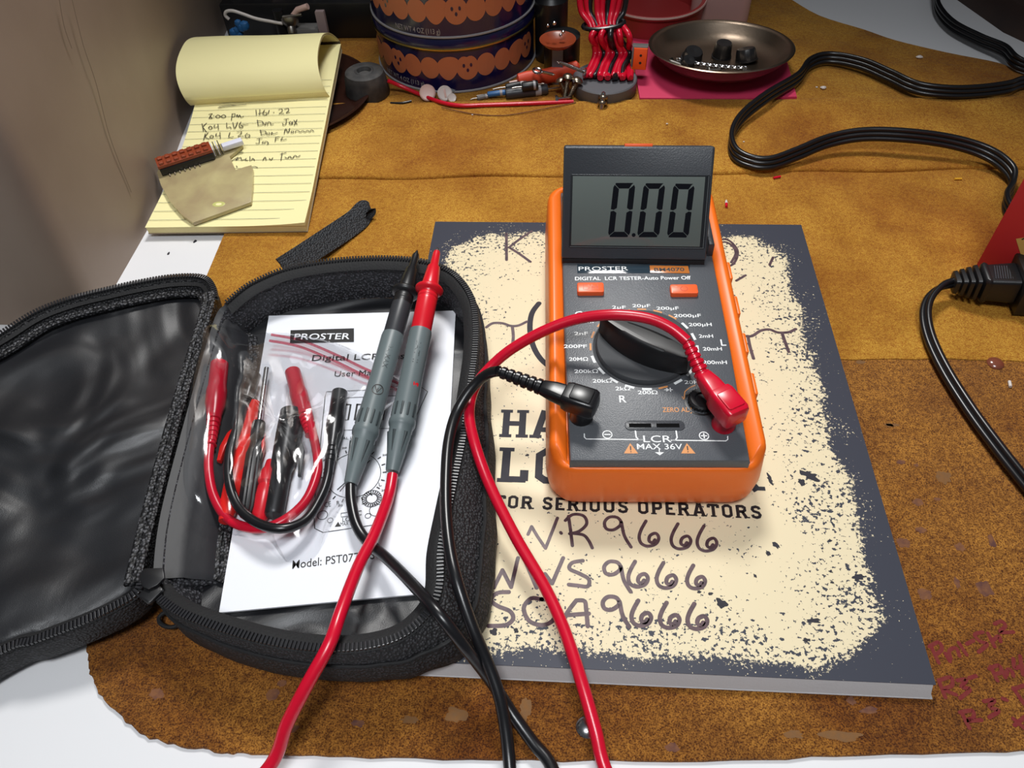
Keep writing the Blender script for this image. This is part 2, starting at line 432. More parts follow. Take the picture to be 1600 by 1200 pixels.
def cr(pts, n=8, closed=False):          # Catmull-Rom
    pts = [Vector(p) for p in pts]; N = len(pts); res = []
    for i in range(N if closed else N - 1):
        g = lambda k: pts[k % N] if closed else pts[min(max(k, 0), N - 1)]
        p0, p1, p2, p3 = g(i - 1), g(i), g(i + 1), g(i + 2)
        for k in range(n):
            t = k / n
            res.append(0.5 * (2 * p1 + (p2 - p0) * t + (2 * p0 - 5 * p1 + 4 * p2 - p3) * t * t + (3 * p1 - p0 - 3 * p2 + p3) * t ** 3))
    if not closed: res.append(pts[-1])
    return res
def resamp(pts, step):
    out = [pts[0]]; acc = 0
    for a, b in zip(pts, pts[1:]):
        d = (b - a).length
        while acc + d >= step:
            t = (step - acc) / d; a = a + (b - a) * t; out.append(a); d = (b - a).length; acc = 0
        acc += d
    return out
def pxz(l): return [at(*p) for p in l]
def rrect(x0, y0, x1, y1, r, n=5):
    o = []
    for cx, cy, a0 in ((x1 - r, y0 + r, -90), (x1 - r, y1 - r, 0), (x0 + r, y1 - r, 90), (x0 + r, y0 + r, 180)):
        for k in range(n + 1):
            a = math.radians(a0 + 90 * k / n); o.append((cx + r * math.cos(a), cy + r * math.sin(a)))
    return o
def axisframe(p, d, up=Vector((0, 0, 1))):    # w along d
    d = Vector(d).normalized()
    if abs(d.dot(up)) > 0.98: up = Vector((0, 1, 0))
    u = up.cross(d).normalized(); return frame(Vector(p), u, d.cross(u))
def blob(c, rx, ry, seed, rot=0, n=28, z=0, rough=0.35):
    rnd = random.Random(seed); out = []
    for k in range(n):
        a = 2 * math.pi * k / n
        q = 1 + rough * noise.noise(Vector((math.cos(a) * 1.7, math.sin(a) * 1.7, seed * 3.1))) + 0.10 * (rnd.random() - .5)
        x, y = rx * q * math.cos(a), ry * q * math.sin(a)
        out.append(Vector((c[0] + x * math.cos(rot) - y * math.sin(rot), c[1] + x * math.sin(rot) + y * math.cos(rot), z)))
    return out
I4 = Matrix.Identity(4)
from mathutils.geometry import delaunay_2d_cdt
def cloth_floor(mb, L, amp, seed, step=4.0):
    """cloth filling the closed loop L, with soft wrinkles away from its rim"""
    B = [Vector((p.x, p.y)) for p in L[::2]]; n = len(B)
    # plane through the rim
    mx = sum(p.x for p in L) / len(L); my = sum(p.y for p in L) / len(L); mz = sum(p.z for p in L) / len(L)
    sxx = sum((p.x - mx) ** 2 for p in L); syy = sum((p.y - my) ** 2 for p in L); sxy = sum((p.x - mx) * (p.y - my) for p in L)
    sxz = sum((p.x - mx) * (p.z - mz) for p in L); syz = sum((p.y - my) * (p.z - mz) for p in L); det = sxx * syy - sxy * sxy
    ga = (sxz * syy - syz * sxy) / det; gb = (syz * sxx - sxz * sxy) / det
    def inside(x, y):
        c = False
        for i in range(n):
            a, b_ = B[i - 1], B[i]
            if (a.y > y) != (b_.y > y) and x < (b_.x - a.x) * (y - a.y) / (b_.y - a.y) + a.x: c = not c
        return c
    pts = []
    x = min(p.x for p in B)
    while x < max(p.x for p in B):
        y = min(p.y for p in B)
        while y < max(p.y for p in B):
            if inside(x, y) and min((p - Vector((x, y))).length for p in B) > step * .55: pts.append(Vector((x, y)))
            y += step
        x += step
    V, E, F, _, _, _ = delaunay_2d_cdt(B + pts, [], [list(range(n))], 1, 1e-4)
    vs_ = []
    for q in V:
        d = min((p - q).length for p in B); e = min(1, d / 16)
        z = mz + ga * (q.x - mx) + gb * (q.y - my)
        if d < 1e-3:
            z = min(L, key=lambda p: (p.x - q.x) ** 2 + (p.y - q.y) ** 2).z
        vs_.append(Vector((q.x, q.y, z + amp * e * (noise.noise(Vector((q.x * .022 + q.y * .008, q.y * .016, seed))) + .35 * noise.noise(Vector((q.x * .06 - q.y * .03, q.y * .035 + q.x * .02, seed + 5)))))))
    mb.add(vs_, [list(f) for f in F]); return mb

# ================================================================== the setting
b = MB().box((-420, -190, -22), (640, 700, 0), bev=1.5)
for p_, r_, sd in (((-136, -52), 1.0, 1), ((-133, -42), .9, 2), ((-118, -58), 1.4, 3), ((-105, -70), .8, 4), ((-152, 262), 1.0, 5), ((-165, 250), .8, 6)):
    o = blob(p_, r_, r_ * 1.6, sd, z=0.04); b.add(o, [list(range(len(o)))], 1)
desk = b.build('desk', ['table', 'slate_ink']); tag(desk, 'white laminate desk top under the suede mat, with small dark specks', 'desk')

wpl = [(-330, 186), (-200, 186), (-192, 188.5), (-188, 194), (-187, 202), (-187, 272), (-190, 300), (-201, 380), (-206.5, 430), (-212, 480), (-222, 590), (-330, 590)]
b = MB(); rs = []
for z in (0.05, 30, 80, 140, 220, 330):
    lean = 0.02 * z
    rs.append([Vector((x - lean * 0.3, y + (0.13 * z if y < 205 else 0), z)) for x, y in wpl])
b.rings(rs)
for pts in ([(112, -3), (130, 70), (150, 130), (172, 215), (205, 300)], [(92, -5), (100, 40), (112, 75)]):   # cracks in the paint
    b.ribbon([atX(x, y, -186.6 - (0 if y > 200 else 0)) for x, y in cr([(x, y, 0) for x, y in pts], 5) for x, y in [(x, y)]] if False else [atX(q.x, q.y, -186.4) for q in cr([(x, y, 0) for x, y in pts], 5)], 0.7, up=Vector((1, 0, 0)), mi=1)
wl = b.build('wall_left', ['wall', 'paintcrack']); struct(wl)
b = MB().box((-420, 700, -22), (640, 712, 420))
struct(b.build('wall_back', 'darkwall'))

# ================================================================== suede mat
mat_px = [(340, 380), (332, 400), (135, 1007), (136, 1030), (141, 1055), (154, 1082), (182, 1115), (224, 1148), (280, 1164), (345, 1174), (405, 1178), (545, 1181), (779, 1186), (1100, 1188), (1350, 1178), (1600, 1172)]
root = thing('suede_mat', (120, 200, 0), 'tan suede leather work mat covering most of the white desk', 'mat')
fr = [at(x, y, 1.8) for x, y in mat_px]
yb = 172.0
front = [p for p in fr if p.y < yb]
xl = -128.0
o = [(xl, yb)] + [(p.x, p.y) for p in cr([Vector((p.x, p.y, 0)) for p in front], 6)]
rnd = random.Random(3)
o = [(x + 0.5 * rnd.uniform(-1, 1), y + 0.5 * rnd.uniform(-1, 1)) for x, y in o] + [(470, front[-1].y + 4), (470, yb)]
b = MB().prism(o, 0.02, 1.9, bev=0.6)
fp = b.build('front_panel', 'leather_front', root)
fp['label'] = 'rough stained front part of the mat'
# upper panel, its near edge laps over the front panel
farpx = [(1590, 112), (1560, 98), (1480, 82), (1400, 63), (1350, 46), (1280, 24), (1232, -4)]
far = [at(x, y, 2.4) for x, y in farpx]
o = [(-131, yb - 1.5)] + [(x, yb - 1.5 + 0.9 * math.sin(x * .05) + 0.4 * math.sin(x * .21)) for x in range(-120, 470, 10)] + [(470, yb), (475, 410)] + [(p.x, p.y) for p in cr([Vector((p.x, p.y, 0)) for p in far], 4)] + [(200, 650), (-135, 650), (-135, 300)]
b = MB().prism(o, 1.0, 2.6, bev=0.5)
b.build('upper_panel', 'leather', root)
# raised folded band across the mat
b = MB()
xs = list(range(-135, 476, 12)); rs = []
for x in xs:
    y0 = 330 - (x + 90) * -0.035 + 1.2 * math.sin(x * .06) - 6; y1 = 421 + (x + 92) * 0.016 + 1.0 * math.sin(x * .045 + 1)
    h = 2.2 + 0.3 * math.sin(x * 0.07)
    pr = [(y0, 2.6), (y0 + .2, 2.6 + h * .6), (y0 + 1.6, 2.6 + h), (y0 + 10, 2.7 + h * .92), ((y0 + y1) / 2, 2.6 + h * .9), (y1 - 12, 2.6 + h * 1.0), (y1 - 2.5, 2.7 + h * 1.1), (y1 - .4, 2.6 + h * .7), (y1, 2.6)]
    rs.append([Vector((x, y, z)) for y, z in pr])
b.rings(rs, closed=False, cap0=False, cap1=False)
b.build('folded_band', 'leather', root, smooth=60)
# stains and smudges that lie in the suede
st = MB(); gs = MB()
for i, (px, py, rx, ry) in enumerate([(1412, 848, 3.2, 3.0), (1538, 920, 4.2, 4.4), (1434, 785, 3.2, 2.2), (1465, 780, 1.6, 1.2), (1407, 722, 2.6, 1.6), (1432, 727, 1.5, 1.2), (1440, 828, 2.8, 1.8), (1445, 928, 3.6, 3.6),
        (1500, 855, 2.6, 2.4), (1549, 845, 1.6, 4.2), (1495, 910, 1.5, 3.2), (426, 1085, 3, 2.4), (440, 1068, 2, 1.6), (245, 1085, 3.2, 2.8), (455, 1137, 4, 2.2), (560, 1130, 3, 1.6), (1050, 1168, 3, 2), (1358, 1110, 4, 1.6), (1330, 1095, 2, 2)]):
    if py > 1010 and px < 300: c = at(px, py, 1.95)
    else: c = at(px, py, 1.95)
    o = blob((c.x, c.y), rx * .8, ry * .8, i + 11, z=1.96, rough=.5); MB().add(o, [list(range(len(o)))]).build('dark_stain', 'stain', root, smooth=0)
for i, (px, py, rx, ry) in enumerate([(1475, 745, 3.6, 4.2), (1390, 664, 2.6, 1.6), (820, 1108, 2.6, 5), (715, 1118, 5, 3), (1320, 1150, 9, 2.2), (1395, 664, 4, 1), (1345, 566, 3, 1.5), (640, 1125, 4, 1.5), (1240, 1148, 4, 1.6)]):
    c = at(px, py, 1.95); o = blob((c.x, c.y), rx * .8, ry * .8, i + 51, z=1.965, rough=.6); MB().add(o, [list(range(len(o)))]).build('pale_smudge', 'greystain', root, smooth=0)
rh = MB()
def strokes(mb, lst, z, wid, F=None, ox=0, oy=0, k=1.0, mi=0, smooth=True):
    for pl in lst:
        p3 = [Vector((ox + x * k, oy + y * k, 0)) for x, y in pl]
        q = cr(p3, 5) if smooth and len(p3) > 2 else p3
        z = z + .006
        if F is None: mb.ribbon([at(p.x, p.y, z) for p in q], wid, mi=mi)
        else:
            up = F.col[2].to_3d()
            mb.ribbon([F @ Vector((*on(p.x, p.y, F, z).xy, z)) for p in q], wid, up=up, mi=mi)
# red marker notes, drawn in a 1200-pixel crop of the lower right corner
strokes(rh, [
    [(850, 740), (880, 805)], [(845, 745), (880, 728), (892, 755), (868, 775)], [(905, 770), (922, 800)], [(925, 790), (920, 760), (945, 750), (958, 780)], [(955, 730), (985, 775)],
    [(985, 735), (1010, 722)], [(1045, 690), (1015, 700), (1035, 725), (1062, 735), (1030, 765)], [(1065, 695), (1090, 745)], [(1080, 725), (1105, 705), (1112, 725)], [(1090, 660), (1115, 650), (1130, 668), (1110, 690), (1160, 690)],
    [(880, 870), (905, 935)], [(880, 872), (925, 860), (930, 890), (900, 905), (945, 925)], [(950, 872), (985, 868), (965, 895), (998, 905), (960, 938)], [(995, 862), (1020, 855)],
    [(1075, 820), (1100, 872)], [(1070, 828), (1105, 815), (1115, 840), (1090, 848)], [(1120, 835), (1130, 860)], [(1135, 850), (1140, 830), (1155, 838), (1160, 855)], [(1160, 790), (1165, 825), (1192, 815)], [(1185, 780), (1196, 850)],
    [(965, 990), (995, 1050)], [(960, 992), (1005, 985), (1010, 1012), (985, 1022), (1040, 1020)], [(1050, 950), (1090, 945), (1070, 970), (1105, 985), (1070, 1010)], [(1120, 940), (1135, 945)],
    [(1160, 900), (1200, 960)], [(1160, 905), (1200, 890)], [(1160, 1015), (1200, 1050)], [(1165, 1040), (1200, 1010)]], 1.97, 1.5, ox=1100, oy=700, k=1 / 2.4)
hw = rh.build('red_handwriting', 'redmarker', root, smooth=0); hw['label'] = 'red marker notes in the mat corner'
# ================================================================== logbook
root = thing('paperback_logbook', (108, 139, 2), 'large paperback logbook with slate and worn cream cover, handwritten call signs', 'book')
b = MB().rings([[Vector((x, y, z)) for x, y in ((.3, y0), (220.2, y0), (220.2, 272.1), (.3, 272.1))] for y0, z in ((-2.9, 2.7), (-1.9, 4.5), (-.2, 7.6), (.4, 8.6))]); b.build('page_block', 'pages', root)
b = MB().box((0, -3.2, 2.62), (221, 272.5, 2.95), bev=0.05); b.build('back_cover', 'pages', root)
b = MB().box((0, 0, 8.6), (221, 272.5, 9.0), bev=0.12); b.uv = lambda p: (p.x / 100, p.y / 100)
fc = b.build('front_cover', 'cover', root)
BF = Matrix.Translation((0, 0, 9.0))
SL = {'H': (.86, [[(.2, 0), (.2, 1)], [(.66, 0), (.66, 1)], [(.2, .5), (.66, .5)]], [(.2, 0), (.2, 1), (.66, 0), (.66, 1)]),
      'A': (.9, [[(.18, 0), (.42, 1)], [(.72, 0), (.48, 1)], [(.26, .3), (.64, .3)]], [(.18, 0), (.72, 0)]),
      'L': (.74, [[(.2, 0), (.2, 1)], [(.2, .09), (.66, .09)], [(.62, .05), (.62, .36)]], [(.2, 0), (.2, 1)]),
      'O': (.84, [[(.2, .2), (.2, .8), (.34, .91), (.5, .91), (.64, .8), (.64, .2), (.5, .09), (.34, .09), (.2, .2)]], []),
      'K': (.86, [[(.2, 0), (.2, 1)], [(.2, .4), (.62, 1)], [(.34, .55), (.68, 0)]], [(.2, 0), (.2, 1), (.64, 1), (.68, 0)]),
      'F': (.74, [[(.2, 0), (.2, 1)], [(.2, .91), (.66, .91)], [(.2, .5), (.5, .5)], [(.62, .95), (.62, .72)]], [(.2, 0)]),
      'R': (.86, [[(.2, 0), (.2, 1)], [(.2, .91), (.5, .91), (.62, .82), (.62, .6), (.5, .5), (.2, .5)], [(.46, .5), (.68, 0)]], [(.2, 0), (.7, 0)]),
      'P': (.8, [[(.2, 0), (.2, 1)], [(.2, .91), (.5, .91), (.62, .82), (.62, .57), (.5, .46), (.2, .46)]], [(.2, 0)]),
      'S': (.78, [[(.62, .72), (.58, .86), (.42, .92), (.24, .86), (.2, .7), (.28, .56), (.54, .46), (.62, .3), (.56, .14), (.4, .08), (.22, .14), (.18, .3)]], []),
      'E': (.76, [[(.2, 0), (.2, 1)], [(.2, .91), (.66, .91)], [(.2, .5), (.52, .5)], [(.2, .09), (.66, .09)]], []),
      'I': (.42, [[(.21, 0), (.21, 1)]], [(.21, 0), (.21, 1)]),
      'U': (.86, [[(.2, 1), (.2, .22), (.32, .09), (.54, .09), (.66, .22), (.66, 1)]], [(.2, 1), (.66, 1)]),
      'T': (.78, [[(.39, 0), (.39, 1)], [(.1, .91), (.68, .91)], [(.12, .95), (.12, .7)], [(.66, .95), (.66, .7)]], [(.39, 0)]),
      'M': (1.0, [[(.18, 0), (.18, 1)], [(.8, 0), (.8, 1)], [(.18, 1), (.49, .25), (.8, 1)]], [(.18, 0), (.8, 0)]),
      'D': (.86, [[(.2, 0), (.2, 1)], [(.2, .91), (.5, .91), (.66, .76), (.66, .24), (.5, .09), (.2, .09)]], []),
      'G': (.86, [[(.64, .76), (.5, .91), (.34, .91), (.2, .78), (.2, .22), (.34, .09), (.5, .09), (.64, .2), (.64, .46), (.44, .46)]], []),
      'B': (.84, [[(.2, 0), (.2, 1)], [(.2, .91), (.48, .91), (.6, .8), (.6, .62), (.48, .52), (.2, .52)], [(.48, .52), (.64, .4), (.64, .2), (.5, .09), (.2, .09)]], []),
      ' ': (.4, [], [])}
def slab(mb, body, A, B, h, z, mi=0, wt=.2):
    """slab-serif line from A (left end of baseline) to B, on a level surface"""
    tot = sum(SL[c][0] for c in body); d = (B - A); L_ = d.length; d.normalize(); n = Vector((-d.y, d.x, 0)); x = 0
    sx = L_ / tot
    for c in body:
        wd, st_, sf = SL[c]
        P_ = lambda q: A + d * ((x + q[0]) * sx) + n * (q[1] * h) + Vector((0, 0, z - A.z))
        for pl in st_:
            pts = [P_(q) for q in pl]; W_ = wt * h
            if abs(pl[0][1] - pl[-1][1]) < .01 and len(pl) == 2: W_ *= .85
            # flat-ended stroke
            N = len(pts); vs_ = []
            for i in range(N):
                if pl[0] == pl[-1] and i in (0, N - 1): t = (pts[1] - pts[0]).normalized() + (pts[-1] - pts[-2]).normalized()
                else: t = (pts[min(i + 1, N - 1)] - pts[i]).normalized() + (pts[i] - pts[max(i - 1, 0)]).normalized()
                t.normalize(); q = Vector((-t.y, t.x, 0)) * (W_ / 2); vs_ += [pts[i] - q, pts[i] + q]
            nz_ = .006 * (len(mb.m) % 5); vs_ = [q + Vector((0, 0, nz_)) for q in vs_]; mb.add(vs_, [[2 * i, 2 * i + 2, 2 * i + 3, 2 * i + 1] for i in range(N - 1)], mi)
        for q in sf:
            y0, y1 = (0, .11) if q[1] < .5 else (.89, 1)
            mb.add([P_((q[0] - .17, y0)), P_((q[0] + .17, y0)), P_((q[0] + .17, y1)), P_((q[0] - .17, y1))], [[0, 1, 2, 3]], mi)
            for vv in mb.v[-4:]: vv.z += .035
        x += wd
b = MB(); zt = 9.05
A1 = at(778, 683, 9); slab(b, 'HAM RADIO', A1, Vector((221 - A1.x, A1.y + .3, 9)), (at(787, 640, 9) - at(787, 683, 9)).length, zt, 0)
A2 = at(774, 753, 9); slab(b, 'LOGBOOK', A2, at(1197, 767, 9), (at(782, 699, 9) - at(782, 753, 9)).length, zt, 0)
A3 = at(771, 793, 9); slab(b, 'FOR SERIOUS OPERATORS', A3, at(1193, 811, 9), (at(1180, 791, 9) - at(1180, 811, 9)).length, zt, 1, wt=.22)
# ring of the emblem showing left of the meter
arc = [at(q.x, q.y, 9.05) for q in cr([(842, 474, 0), (831, 490, 0), (828, 514, 0), (833, 540, 0), (846, 562, 0), (868, 580, 0)], 6)]
b.ribbon(arc, 3.0)
title = b; b = MB()
six = [(0, 0), (-22, 40), (-32, 75), (-22, 105), (8, 118), (45, 108), (60, 80), (46, 58), (20, 68), (14, 92), (30, 102), (42, 88)]
def six_at(x, y, k=1): return [(x + a * k, y + c * k) for a, c in six]
def nine(x, y, k=1): return [[(x, y), (x - 18, y - 20), (x - 55, y - 22), (x - 78, y + 2), (x - 70, y + 32), (x - 38, y + 38), (x - 6, y + 18), (x, y), (x + 10, y + 50), (x + 22, y + 80), (x + 46, y + 118)]]
strokes(b, [[(255, 705), (272, 668)], [(272, 668), (300, 715), (337, 770)], [(337, 770), (365, 700), (393, 628)], [(408, 696), (411, 700)], [(445, 620), (455, 690), (463, 758)],
    [(430, 640), (465, 612), (515, 618), (530, 655), (495, 690), (450, 702)], [(465, 700), (515, 708), (540, 735), (556, 768)]] + nine(692, 646)
    + [six_at(808, 642), six_at(958, 655), six_at(1080, 665)], 9.07, 1.45, ox=740, oy=600, k=1 / 3)
b.build('handwriting', 'marker', fc, smooth=0); b = MB()
strokes(b, [[(62, 895), (95, 955)], [(95, 955), (135, 872)], [(135, 872), (176, 952)], [(176, 952), (208, 815)], [(240, 825), (295, 955)], [(295, 955), (335, 890)], [(335, 890), (368, 935)], [(368, 935), (420, 815)],
    [(512, 828), (462, 838), (450, 866), (500, 890), (540, 915), (535, 948), (490, 945), (446, 940)]] + nine(690, 855) + [six_at(757, 832), six_at(890, 838), six_at(1030, 850, .92)], 9.07, 1.7, ox=740, oy=600, k=1 / 3)
b.build('handwriting', 'marker', fc, smooth=0); b = MB()
strokes(b, [[(165, 975), (110, 980), (82, 1012), (112, 1040), (170, 1065), (185, 1100), (150, 1130), (70, 1134)], [(320, 1010), (270, 1005), (235, 1050), (260, 1110), (320, 1130), (370, 1110), (390, 1060), (370, 1018), (318, 1008)],
    [(412, 1135), (440, 1070), (482, 1014)], [(482, 1014), (520, 1018), (528, 1060), (535, 1135)], [(415, 1085), (540, 1076)]] + nine(684, 1020) + [six_at(772, 1015), six_at(905, 1025), six_at(1035, 1030)], 9.07, 1.8, ox=740, oy=600, k=1 / 3)
b.build('handwriting', 'marker', fc, smooth=0); b = MB()
strokes(b, [[(525, 140), (526, 305)], [(682, 125), (600, 180), (542, 226)], [(542, 226), (600, 262), (675, 316)], [(400, 725), (440, 700), (500, 700), (550, 716), (600, 714), (652, 690)], [(562, 720), (568, 790), (555, 885)]], 9.07, 1.7, ox=660, oy=330, k=.25)
b.build('handwriting', 'marker', fc, smooth=0); b = MB()
strokes(b, [[(1196, 172), (1240, 196), (1290, 200), (1340, 170), (1390, 163), (1440, 180), (1500, 178), (1540, 160)], [(1268, 200), (1280, 260), (1300, 328)], [(1462, 182), (1478, 230), (1500, 290)]], 9.07, 1.7, ox=820, oy=470, k=1 / 3.6375)
b.build('handwriting', 'marker', fc, smooth=0); b = MB()
strokes(b, [[(1185, 668), (1230, 655), (1280, 665), (1325, 715), (1328, 760), (1300, 812), (1240, 832)], [(1190, 690), (1250, 672), (1300, 700), (1318, 745), (1290, 800)], [(1552, 768), (1530, 815)], [(1380, 880), (1350, 898), (1322, 914)]], 9.07, 1.5, ox=820, oy=210, k=.25)
hw = b.build('handwriting', 'marker', fc, smooth=0); b = title
for i, (px, py, rx, ry, ro) in enumerate([(1203, 749, 1, 2.6, .3), (1213, 852, 1.1, 1.7, .6), (1265, 743, 3.6, 2.2, -.5), (1252, 753, 1.2, 2.2, .3), (1341, 902, 2.6, 1.3, .1), (1128, 944, 1.8, 2.2, .8), (1272, 970, 2.6, 1.1, 0), (773, 851, 1.8, 1.4, .5),
        (771, 988, 1.6, 1.7, 0), (806, 985, 1, 1.2, 0), (1200, 865, .9, 1.3, .2), (1297, 845, .8, .7, 0), (1298, 893, .9, .7, 0), (1110, 928, 1, .6, .5), (1092, 925, .8, .6, 0), (824, 711, .7, .8, 0), (1212, 706, .8, .5, 0), (1300, 910, .7, .6, 0), (1180, 900, .7, .9, .4), (1260, 1000, 1.4, .8, 0)]):
    c = at(px, py, 9); o = blob((c.x, c.y), rx, ry, i + 90, rot=ro, z=9.06, rough=.7); b.add(o, [list(range(len(o)))])
b.build('printed_title', ['slate_ink', 'slab_ink'], fc, smooth=0)

# ================================================================== LCR meter
PM_O = (at(890, 707, 44.5) + at(1171, 709, 44.5)) / 2
a_ = math.radians(1.8)
PM = frame(PM_O, Vector((math.cos(a_), math.sin(a_), 0)), Vector((-math.sin(a_), math.cos(a_), 0.033)))
root = thing('component_tester', (PM_O.x, 160, 9), 'orange and charcoal handheld component tester with raised display reading 0.00, on the logbook', 'tester')
LEN = 178.0
def mring(hw_, vf, vb, r, h, drop=0.0, t=None):
    o = rrect(-hw_, vf, hw_, vb, r, 8); res = []
    for x, y in o:
        d = drop * max(0.0, min(1.0, (4.0 - y) / 5.0)) if drop else 0
        p = PM @ Vector((x, y, h - d))
        if t is not None: p = Vector((p.x, p.y, 9.15 + (p.z - 9.15) * t))
        res.append(p)
    return res
b = MB()
b.rings([mring(40, 1, LEN - 6, 8, 0, t=0.0), mring(43, -2.4, LEN - 3, 10, 0, t=0.05), mring(45.2, -4.6, LEN - 1, 12, 0, t=.18), mring(46.2, -5.8, LEN, 13, 0, t=.42), mring(45.8, -5.6, LEN, 13, 0, t=.60),
         mring(44.9, -5.2, LEN - .5, 12, -3.2, 4.4), mring(44.3, -4.8, LEN - 1, 11.5, -.8, 5.2), mring(43.2, -4.4, LEN - 2, 11, .35, 5.8), mring(41.5, -4.0, LEN - 3.5, 9, .75, 6.0), mring(38.6, -3.4, LEN - 5, 4, .6, 5.8), mring(37.6, -2.8, LEN - 6, 3, -.4, 5.0), mring(37.2, -2.2, LEN - 6, 3, -6, 0)], cap1=True)
hol = b.build('protective_holster', 'orange', root, smooth=50); hol['label'] = 'orange rubber holster'
b = MB()   # ridges moulded on the right flank of the holster
for v in (38, 62, 86, 110):
    b.prism(rrect(-.9, v - 6, .9, v + 6, .8, 3), -8, 0.1, PM @ Matrix.Translation((45.2, 0, -2)), .5)
b.build('grip_ridge', 'orange', hol)
b = MB().prism([(-36.4, -3.6), (36.4, -3.6), (37.6, 60), (37.9, LEN - 7), (-37.9, LEN - 7), (-37.6, 60)], -7, 0, PM, bev=1.3)
pan = b.build('front_panel', 'panel', root)
MB().box((-37.4, 118, 0), (-34.6, 156, 9), PM, .6).build('display_post', 'housing', pan)     # posts beside the display
MB().box((34.6, 118, 0), (37.4, 152, 8), PM, .6).build('display_post', 'housing', pan)
b = MB()
bt = lambda px, py, dz: on(px, py, PM, dz)
TX = lambda body, px, py, h, wid=None, mi=0, bold=.012, anchor='c': b.text(body, PM, h, wid, *on(px, py, PM).xy, anchor, mi, bold)
for body, px, py in (('2µF', 967, 480), ('20µF', 1002, 477.5), ('200µF', 1043, 481.5), ('2000µF', 1074, 493), ('200µH', 1094, 507), ('2mH', 1103, 525), ('20mH', 1113, 545), ('200mH', 1117, 566), ('2H', 1092, 585), ('20H', 1081, 597),
                     ('200Ω', 1012, 613), ('2kΩ', 973, 607), ('20kΩ', 941, 595), ('200kΩ', 916, 580), ('20MΩ', 904, 561), ('200PF', 899, 541), ('2nF', 908, 521), ('20nF', 917, 502)):
    n_ = len(body); TX(body, px, py, 2.1, 2.05 * n_ + 0.3, 0, .016)
TX('C', 904, 491, 4.2, None, 0); TX('Cx', 916, 492, 2.4, None, 0)
TX('R', 973, 623, 4.0, None, 0); TX('L', 1130, 535, 4.0, None, 0)
TX('DIGITAL  LCR TESTER-Auto Power Off', 988.5, 434.5, 2.5, 56.5, 0, .02)
TX('ZERO ADJ.', 1059, 640, 2.5, 13, 1, .01)
TX('LCR', 1027, 685.5, 3.5, 11.6, 0, .004); TX('MAX 36V', 1030.5, 697.5, 2.9, 18.5, 0, .006)
# range ticks round the dial
dc = Vector((-1.6, 57.4))
for k in range(20):
    a = math.radians(105.7 - 18 * k + (1.0 if k > 10 else 0)); r0 = 24.1
    if k in (15, 16): pass
    c = dc + Vector((math.cos(a), math.sin(a))) * r0; t = Vector((-math.sin(a), math.cos(a))); r_ = Vector((math.cos(a), math.sin(a)))
    mi = 0 if (4 <= k <= 9 or 11 <= k <= 15) else 1
    wv = .45 if mi else .62
    q = [c - t * 2.1 - r_ * wv, c + t * 2.1 - r_ * wv, c + t * 2.1 + r_ * wv, c - t * 2.1 + r_ * wv]
    b.add([PM @ Vector((p.x, p.y, .05)) for p in q], [[0, 3, 2, 1]] if False else [[3, 2, 1, 0]][::-1], mi)
ln = lambda pts, wd, mi=0: b.ribbon([PM @ Vector((*on(x, y, PM).xy, .05)) for x, y in pts], wd, up=PM.col[2].to_3d(), mi=mi)
ln([(913, 678), (913, 683), (916, 686), (1005, 687)], .5); ln([(1050, 688), (1134, 689), (1137, 687), (1137, 682)], .5)
ln([(992.5, 671), (994, 683), (998, 687), (1005, 687)], .6); ln([(1056, 671), (1058, 684), (1055, 688), (1049, 688)], .6)
for px, py, plus in ((949, 679, 0), (1100, 681, 1)):
    c = on(px, py, PM).xy
    b.ribbon([PM @ Vector((c.x + 1.9 * math.cos(k * math.pi / 12), c.y + 1.9 * math.sin(k * math.pi / 12), .05)) for k in range(25)], .42, up=PM.col[2].to_3d())
    b.ribbon([PM @ Vector((c.x + d, c.y, .05)) for d in (-1.1, 1.1)], .5, up=PM.col[2].to_3d())
    if plus: b.ribbon([PM @ Vector((c.x, c.y + d, .05)) for d in (-1.1, 1.1)], .5, up=PM.col[2].to_3d())
for px in (985.5, 1074.5):
    c = on(px, 702.5, PM).xy
    b.add([PM @ Vector((c.x + x, c.y + y, .05)) for x, y in ((-2.9, -1.9), (2.9, -1.9), (0, 3.2))], [[0, 1, 2]], 1)
    b.ribbon([PM @ Vector((c.x, c.y + y, .09)) for y in (1.5, -.2)], .5, up=PM.col[2].to_3d(), mi=2); b.ribbon([PM @ Vector((c.x, c.y + y, .09)) for y in (-1.05, -1.1)], .5, up=PM.col[2].to_3d(), mi=2)
c = on(1030.5, 707, PM).xy                                # earth sign
b.ribbon([PM @ Vector((c.x, c.y + y, .05)) for y in (1.6, 0)], .4, up=PM.col[2].to_3d())
b.add([PM @ Vector((c.x + x, c.y + y, .05)) for x, y in ((-1.9, .1), (0, -1.4), (1.9, .1))], [[0, 1, 2]], 0)
c = on(1044.5, 609, PM).xy                                # diode sign
b.ribbon([PM @ Vector((c.x + x, c.y, .05)) for x in (-1.7, 1.7)], .35, up=PM.col[2].to_3d()); b.add([PM @ Vector((c.x + x, c.y + y, .05)) for x, y in ((-1, -1), (.7, 0), (-1, 1))], [[0, 1, 2]], 0)
b.ribbon([PM @ Vector((c.x + .8, c.y + y, .05)) for y in (-.9, .9)], .45, up=PM.col[2].to_3d())
ln([(1069, 623), (1070, 612), (1077, 606), (1086, 602)], .4, 1); ln([(1066, 620), (1068, 624), (1071, 620)], .4, 1)
b.build('printed_markings', ['white_print', 'orange_print', 'black_print'], pan, smooth=0)
